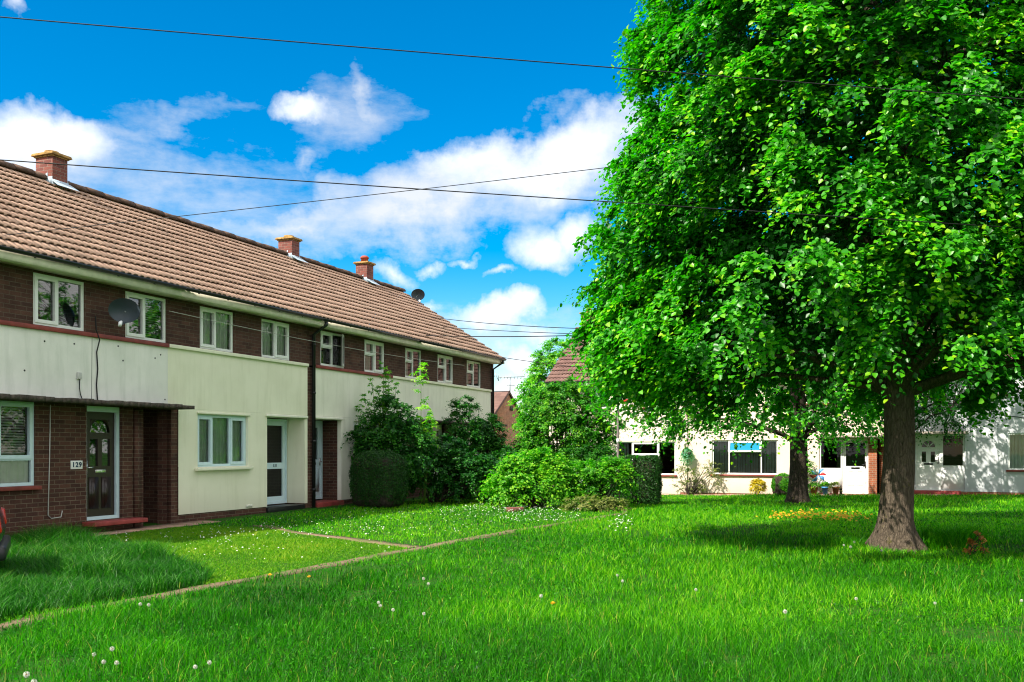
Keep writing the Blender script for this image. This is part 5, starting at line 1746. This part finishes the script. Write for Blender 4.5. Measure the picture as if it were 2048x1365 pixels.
# reddish dock plant
q = G(1948, 1112)
shrub('dock_plant', 'rusty orange dock plant in the grass right of the big trunk', 'plant', q[0], q[1], [(0, 0, .12, .12, .1, .12), (.06, 0, .24, .05, .04, .10)], .045,
      mat_leaf('dock_leaf', [(0.0, (.16, .10, .02)), (.5, (.34, .16, .03)), (1.0, (.5, .26, .05))], .5, .3, tcol=(.9, .5, .1)), 14, .10, 5, 6, LEAF4, 4, .006)

# dandelion clocks
def dandelion():
    t = thing('dandelion', 'x', 'dandelion')
    MB().tube([(0, 0, 0), (.008, .004, .1), (.0, .0, .20)], [.004, .0035, .003], 6).build('stem', M['stem'], t)
    n = 75
    d = unit(rng.normal(0, 1, (n, 3)))
    P = d * .010 + np.array([0, 0, .205])
    A1 = leaf_arrays(P, rng.normal(0, 1, (n, 3)), d, np.full(n, .024), rng.random(n), LEAF4N * np.array([1, .35, 1]))
    tips = d * .030 + np.array([0, 0, .205])
    A2 = leaf_arrays(tips - np.cross(d, [0, 0, 1.0]) * .006, d, np.cross(d, [0, 0, 1.0]) + 1e-4, np.full(n, .013), rng.random(n), LEAF4)
    hd = leaf_mesh('seed_head', cat([A1, A2]), M['fluff'], t)
    MB().lathe([(.003, -.008), (.007, -.003), (.008, .003), (.004, .007)], (0, 0, .205), 8).build('seed_core', M['terracotta'], hd)
    return t


dand = [(187, 1281, 'beside the taller pair at lower left, the left one'), (227, 1277, 'largest of the lower left four'), (205, 1297, 'small and low among the lower left four'), (235, 1299, 'lowest of the lower left four'),
        (53, 1331, 'uppermost of three in the bottom left corner'), (68, 1343, 'right one of three in the bottom left corner'), (42, 1354, 'lowest of three in the bottom left corner'),
        (278, 1191, 'left of two by the path edge next to tall grass'), (300, 1192, 'right of two by the path edge next to tall grass'),
        (757, 1186, 'upper of a touching pair in the middle lawn'), (761, 1192, 'lower of a touching pair in the middle lawn'), (785, 1201, 'just right of the touching pair'), (846, 1207, 'alone right of the touching pair and its neighbour'),
        (1080, 1178, 'in the centre of the lawn with clear space around'), (857, 1153, 'right of two small ones below the path'), (847, 1144, 'left of two small ones below the path'),
        (1236, 1135, 'highest one in the middle lawn below the hedge'), (1568, 1209, 'biggest one on the right lawn'), (1714, 1180, 'between the biggest right one and the trunk'),
        (1872, 1186, 'below the grass tuft right of the trunk'), (2044, 1182, 'at the right edge of the lawn'),
        (1688, 1079, 'left of three beside the big trunk foot'), (1700, 1086, 'lowest of three beside the big trunk foot'), (1710, 1075, 'right of three beside the big trunk foot'), (1757, 1088, 'directly before the big trunk bark'),
        (1390, 1163, 'half open one right of the lawn centre'), (417, 1298, 'right of two faded ones on the lower lawn'), (390, 1306, 'left of two faded ones on the lower lawn'),
        (1246, 1147, 'small one just below the highest middle one')]
d0 = dandelion()
for i, (u, v, lb) in enumerate(dand):
    if i == 0:
        o = d0
    else:
        o = d0.copy(); C.objects.link(o)
        for ch in list(d0.children):
            c = ch.copy(); C.objects.link(c); c.parent = o
            for gc in ch.children:
                e = gc.copy(); C.objects.link(e); e.parent = c
    gx, gy, gz = G(u, v, .2)
    if abs(u - 1757) < 2: gy -= .15
    o.location = (gx, gy, gz)
    sc = random.uniform(.48, .68)
    o.rotation_euler = (random.uniform(-.1, .1), random.uniform(-.1, .1), random.uniform(0, 6))
    o.scale = (sc, sc, sc)
    props(o, 'white dandelion clock, ' + lb, 'dandelion', 'dandelion clocks')
for i, (u, v, lb) in enumerate(((1106, 1208, 'yellow dandelion flower right of the central clock'), (540, 1151, 'yellow dandelion flower at the edge of the mown lawn'), (618, 1155, 'yellow dandelion flower just below the path'))):
    gx, gy, gz = G(u, v, .1)
    t = thing('dandelion_flower', lb, 'flower', (gx, gy, gz), 0, 'yellow dandelions')
    MB().tube([(0, 0, 0), (0, 0, .11)], .003, 6).build('stem', M['stem'], t)
    n = 50; w = rng.uniform(0, 2 * math.pi, n)
    T = np.stack([np.cos(w), np.sin(w), rng.uniform(.1, 1.2, n)], 1)
    leaf_mesh('flower_head', leaf_arrays(np.tile([0, 0, .11], (n, 1)), np.tile([0, -.2, 1.0], (n, 1)) + rng.normal(0, .2, (n, 3)), T, np.full(n, .026), rng.random(n), LEAF4N), M['yellow_petal'], t)

# =================================================================== LIGHT, SKY, CAMERA
S = Vector((-.87, -.72, 1.15)).normalized()
sun = bpy.data.lights.new('sun', 'SUN')
sun.energy = 4.2; sun.angle = R(.5); sun.color = (1.0, .93, .80)
so = bpy.data.objects.new('sun', sun); C.objects.link(so)
so.rotation_euler = S.to_track_quat('Z', 'Y').to_euler()

world = bpy.data.worlds.new('World'); scene.world = world
world.use_nodes = True
nt = world.node_tree; nt.nodes.clear()
t = NT(nt)
wo = nt.nodes.new('ShaderNodeOutputWorld')
sky = t.n('ShaderNodeTexSky', sky_type='NISHITA', sun_disc=False, sun_elevation=math.asin(S.z), sun_rotation=math.atan2(S.x, S.y), altitude=50.0, air_density=1.0, dust_density=.3, ozone_density=2.0)
dirv = t.n('ShaderNodeTexCoord').outputs['Generated']
hs = t.n('ShaderNodeHueSaturation', i={'Saturation': 1.75, 'Value': .58, 'Hue': .497, 'Color': sky.outputs[0]})
skyc = hs.outputs[0]
# clouds: soft masses at fixed compass bearings and heights
sep = t.n('ShaderNodeSeparateXYZ', i={0: dirv})
az = t.math('ARCTAN2', sep.outputs[0], sep.outputs[1]); el = t.math('ARCSINE', sep.outputs[2])
pv = t.n('ShaderNodeCombineXYZ', i={0: az, 1: el, 2: 0.0}).outputs[0]
wob = t.n('ShaderNodeVectorMath', operation='SUBTRACT', i={0: t.noise(dirv, 9, 6, .6, 1), 1: (.5, .5, .5)}).outputs[0]
wob2 = t.n('ShaderNodeVectorMath', operation='SCALE', i={0: wob, 'Scale': .10}).outputs[0]
pw = t.n('ShaderNodeVectorMath', operation='ADD', i={0: pv, 1: wob2}).outputs[0]


def sky_pos(u, v):
    return math.atan((u - 1024) / F), math.atan((HV - v) / math.hypot(F, u - 1024))


def blob_field(blobs, vec):
    f = None
    for u, v, ru, rv, rot, amp in blobs:
        a, e = sky_pos(u, v)
        m = t.n('ShaderNodeMapping', vector_type='TEXTURE', i={'Location': (a, e, 0), 'Rotation': (0, 0, R(rot)), 'Scale': (ru / F, rv / F, 1)})
        nt.links.new(vec, m.inputs[0])
        sp = t.n('ShaderNodeSeparateXYZ', i={0: m.outputs[0]})
        d = t.math('SQRT', t.math('ADD', t.math('MULTIPLY', sp.outputs[0], sp.outputs[0]), t.math('MULTIPLY', sp.outputs[1], sp.outputs[1])))
        q = t.math('MULTIPLY', t.math('SUBTRACT', 1.0, d), amp)
        f = q if f is None else t.math('MAXIMUM', f, q)
    return f


cum = [(85, 275, 130, 62, 0, 1.0), (10, 300, 110, 60, 0, 1), (608, 228, 66, 34, 0, .95), (1105, 492, 100, 60, 0, 1.0), (1165, 470, 60, 60, 0, 1), (1000, 640, 110, 42, 8, 1.0), (1050, 625, 60, 40, 0, 1),
       (815, 552, 55, 26, -20, .55), (880, 536, 30, 22, 0, .6), (1000, 549, 34, 15, 8, .55), (865, 624, 34, 26, 0, .7), (1035, 728, 50, 34, 0, .9), (1010, 780, 60, 40, 0, .9), (1085, 690, 50, 30, 0, .6), (0, 15, 30, 30, 0, .6),
       (1130, 300, 260, 70, 14, .75), (940, 330, 160, 50, 20, .6), (935, 520, 30, 10, 0, .4)]
f1 = blob_field(cum, pw)
nf = t.noise(dirv, 16, 9, .62)
cd = t.ramp(t.math('ADD', f1, t.math('MULTIPLY', t.math('SUBTRACT', nf, .5), 1.15)), [(.02, 0.0), (.34, .5), (.85, 1.0)])
sheet = [(900, 410, 470, 85, 14, .95), (1100, 330, 260, 100, 10, .95), (560, 450, 330, 60, 12, .8), (340, 400, 330, 110, 4, .52), (655, 270, 120, 55, 40, .25), (716, 195, 22, 80, 5, .36), (120, 350, 200, 110, 0, .6), (600, 340, 30, 60, -35, .45), (1000, 700, 200, 90, 0, .35), (330, 215, 110, 25, 0, .2), (150, 240, 200, 25, 0, .25)]
wob3 = t.n('ShaderNodeVectorMath', operation='SCALE', i={0: wob, 'Scale': .16}).outputs[0]
f2 = blob_field(sheet, t.n('ShaderNodeVectorMath', operation='ADD', i={0: pv, 1: wob3}).outputs[0])
nw = t.noise(t.mapping(dirv, (5, 5, 14)), 1.6, 9, .65)
cs = t.ramp(t.math('ADD', f2, t.math('MULTIPLY', t.math('SUBTRACT', nw, .5), 1.35)), [(.0, 0.0), (.38, .42), (.9, .88)])
# unseen broken cloud added outside this stretch of sky as white fill light
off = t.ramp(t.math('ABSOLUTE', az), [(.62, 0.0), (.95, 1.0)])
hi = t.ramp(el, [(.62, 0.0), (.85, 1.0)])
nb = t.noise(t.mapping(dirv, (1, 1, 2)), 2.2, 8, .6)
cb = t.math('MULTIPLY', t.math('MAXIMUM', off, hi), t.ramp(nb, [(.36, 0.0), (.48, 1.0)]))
cs = t.math('MAXIMUM', cs, cb)
dens = t.math('SUBTRACT', 1.0, t.math('MULTIPLY', t.math('SUBTRACT', 1.0, cd), t.math('SUBTRACT', 1.0, cs)))
shade = t.ramp(t.math('ADD', t.math('MULTIPLY', nf, .5), t.math('MULTIPLY', f1, .6)), [(.2, .8), (.55, 1.0)])
cloud = t.mix(1.0, shade, (3.7, 3.75, 3.85), 'MULTIPLY')
cloud = t.mix(t.math('MULTIPLY', cb, .75), cloud, (5.6, 5.4, 5.2))  # added fill clouds made brighter than the visible ones
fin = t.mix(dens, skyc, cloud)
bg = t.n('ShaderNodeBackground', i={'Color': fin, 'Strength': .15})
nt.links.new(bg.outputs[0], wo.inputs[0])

cam = bpy.data.cameras.new('camera')
cam.sensor_width = 36.0
cam.lens = 36.0 * F / 2048.0
cam.shift_y = (HV - 682.5) / 2048.0
cam.clip_end = 2000
co = bpy.data.objects.new('camera', cam); C.objects.link(co)
co.location = (0, 0, CAM); co.rotation_euler = (R(90), 0, 0)
scene.camera = co

vs = scene.view_settings
vs.view_transform = 'Standard'; vs.look = 'None'; vs.exposure = 1.18; vs.gamma = 1.0; vs.use_curve_mapping = False
cy = scene.cycles
cy.max_bounces = 7; cy.diffuse_bounces = 4; cy.glossy_bounces = 3; cy.transmission_bounces = 4; cy.transparent_max_bounces = 10
cy.caustics_reflective = False; cy.caustics_refractive = False
cy.use_denoising = True
cy.denoising_prefilter = 'ACCURATE'
cy.filter_width = 1.1
cy.sample_clamp_indirect = 3.0
cy.use_light_tree = True
world.cycles.sampling_method = 'MANUAL'
world.cycles.sample_map_resolution = 2048
cy.denoiser = 'OPENIMAGEDENOISE'
cy.denoising_input_passes = 'RGB_ALBEDO_NORMAL'
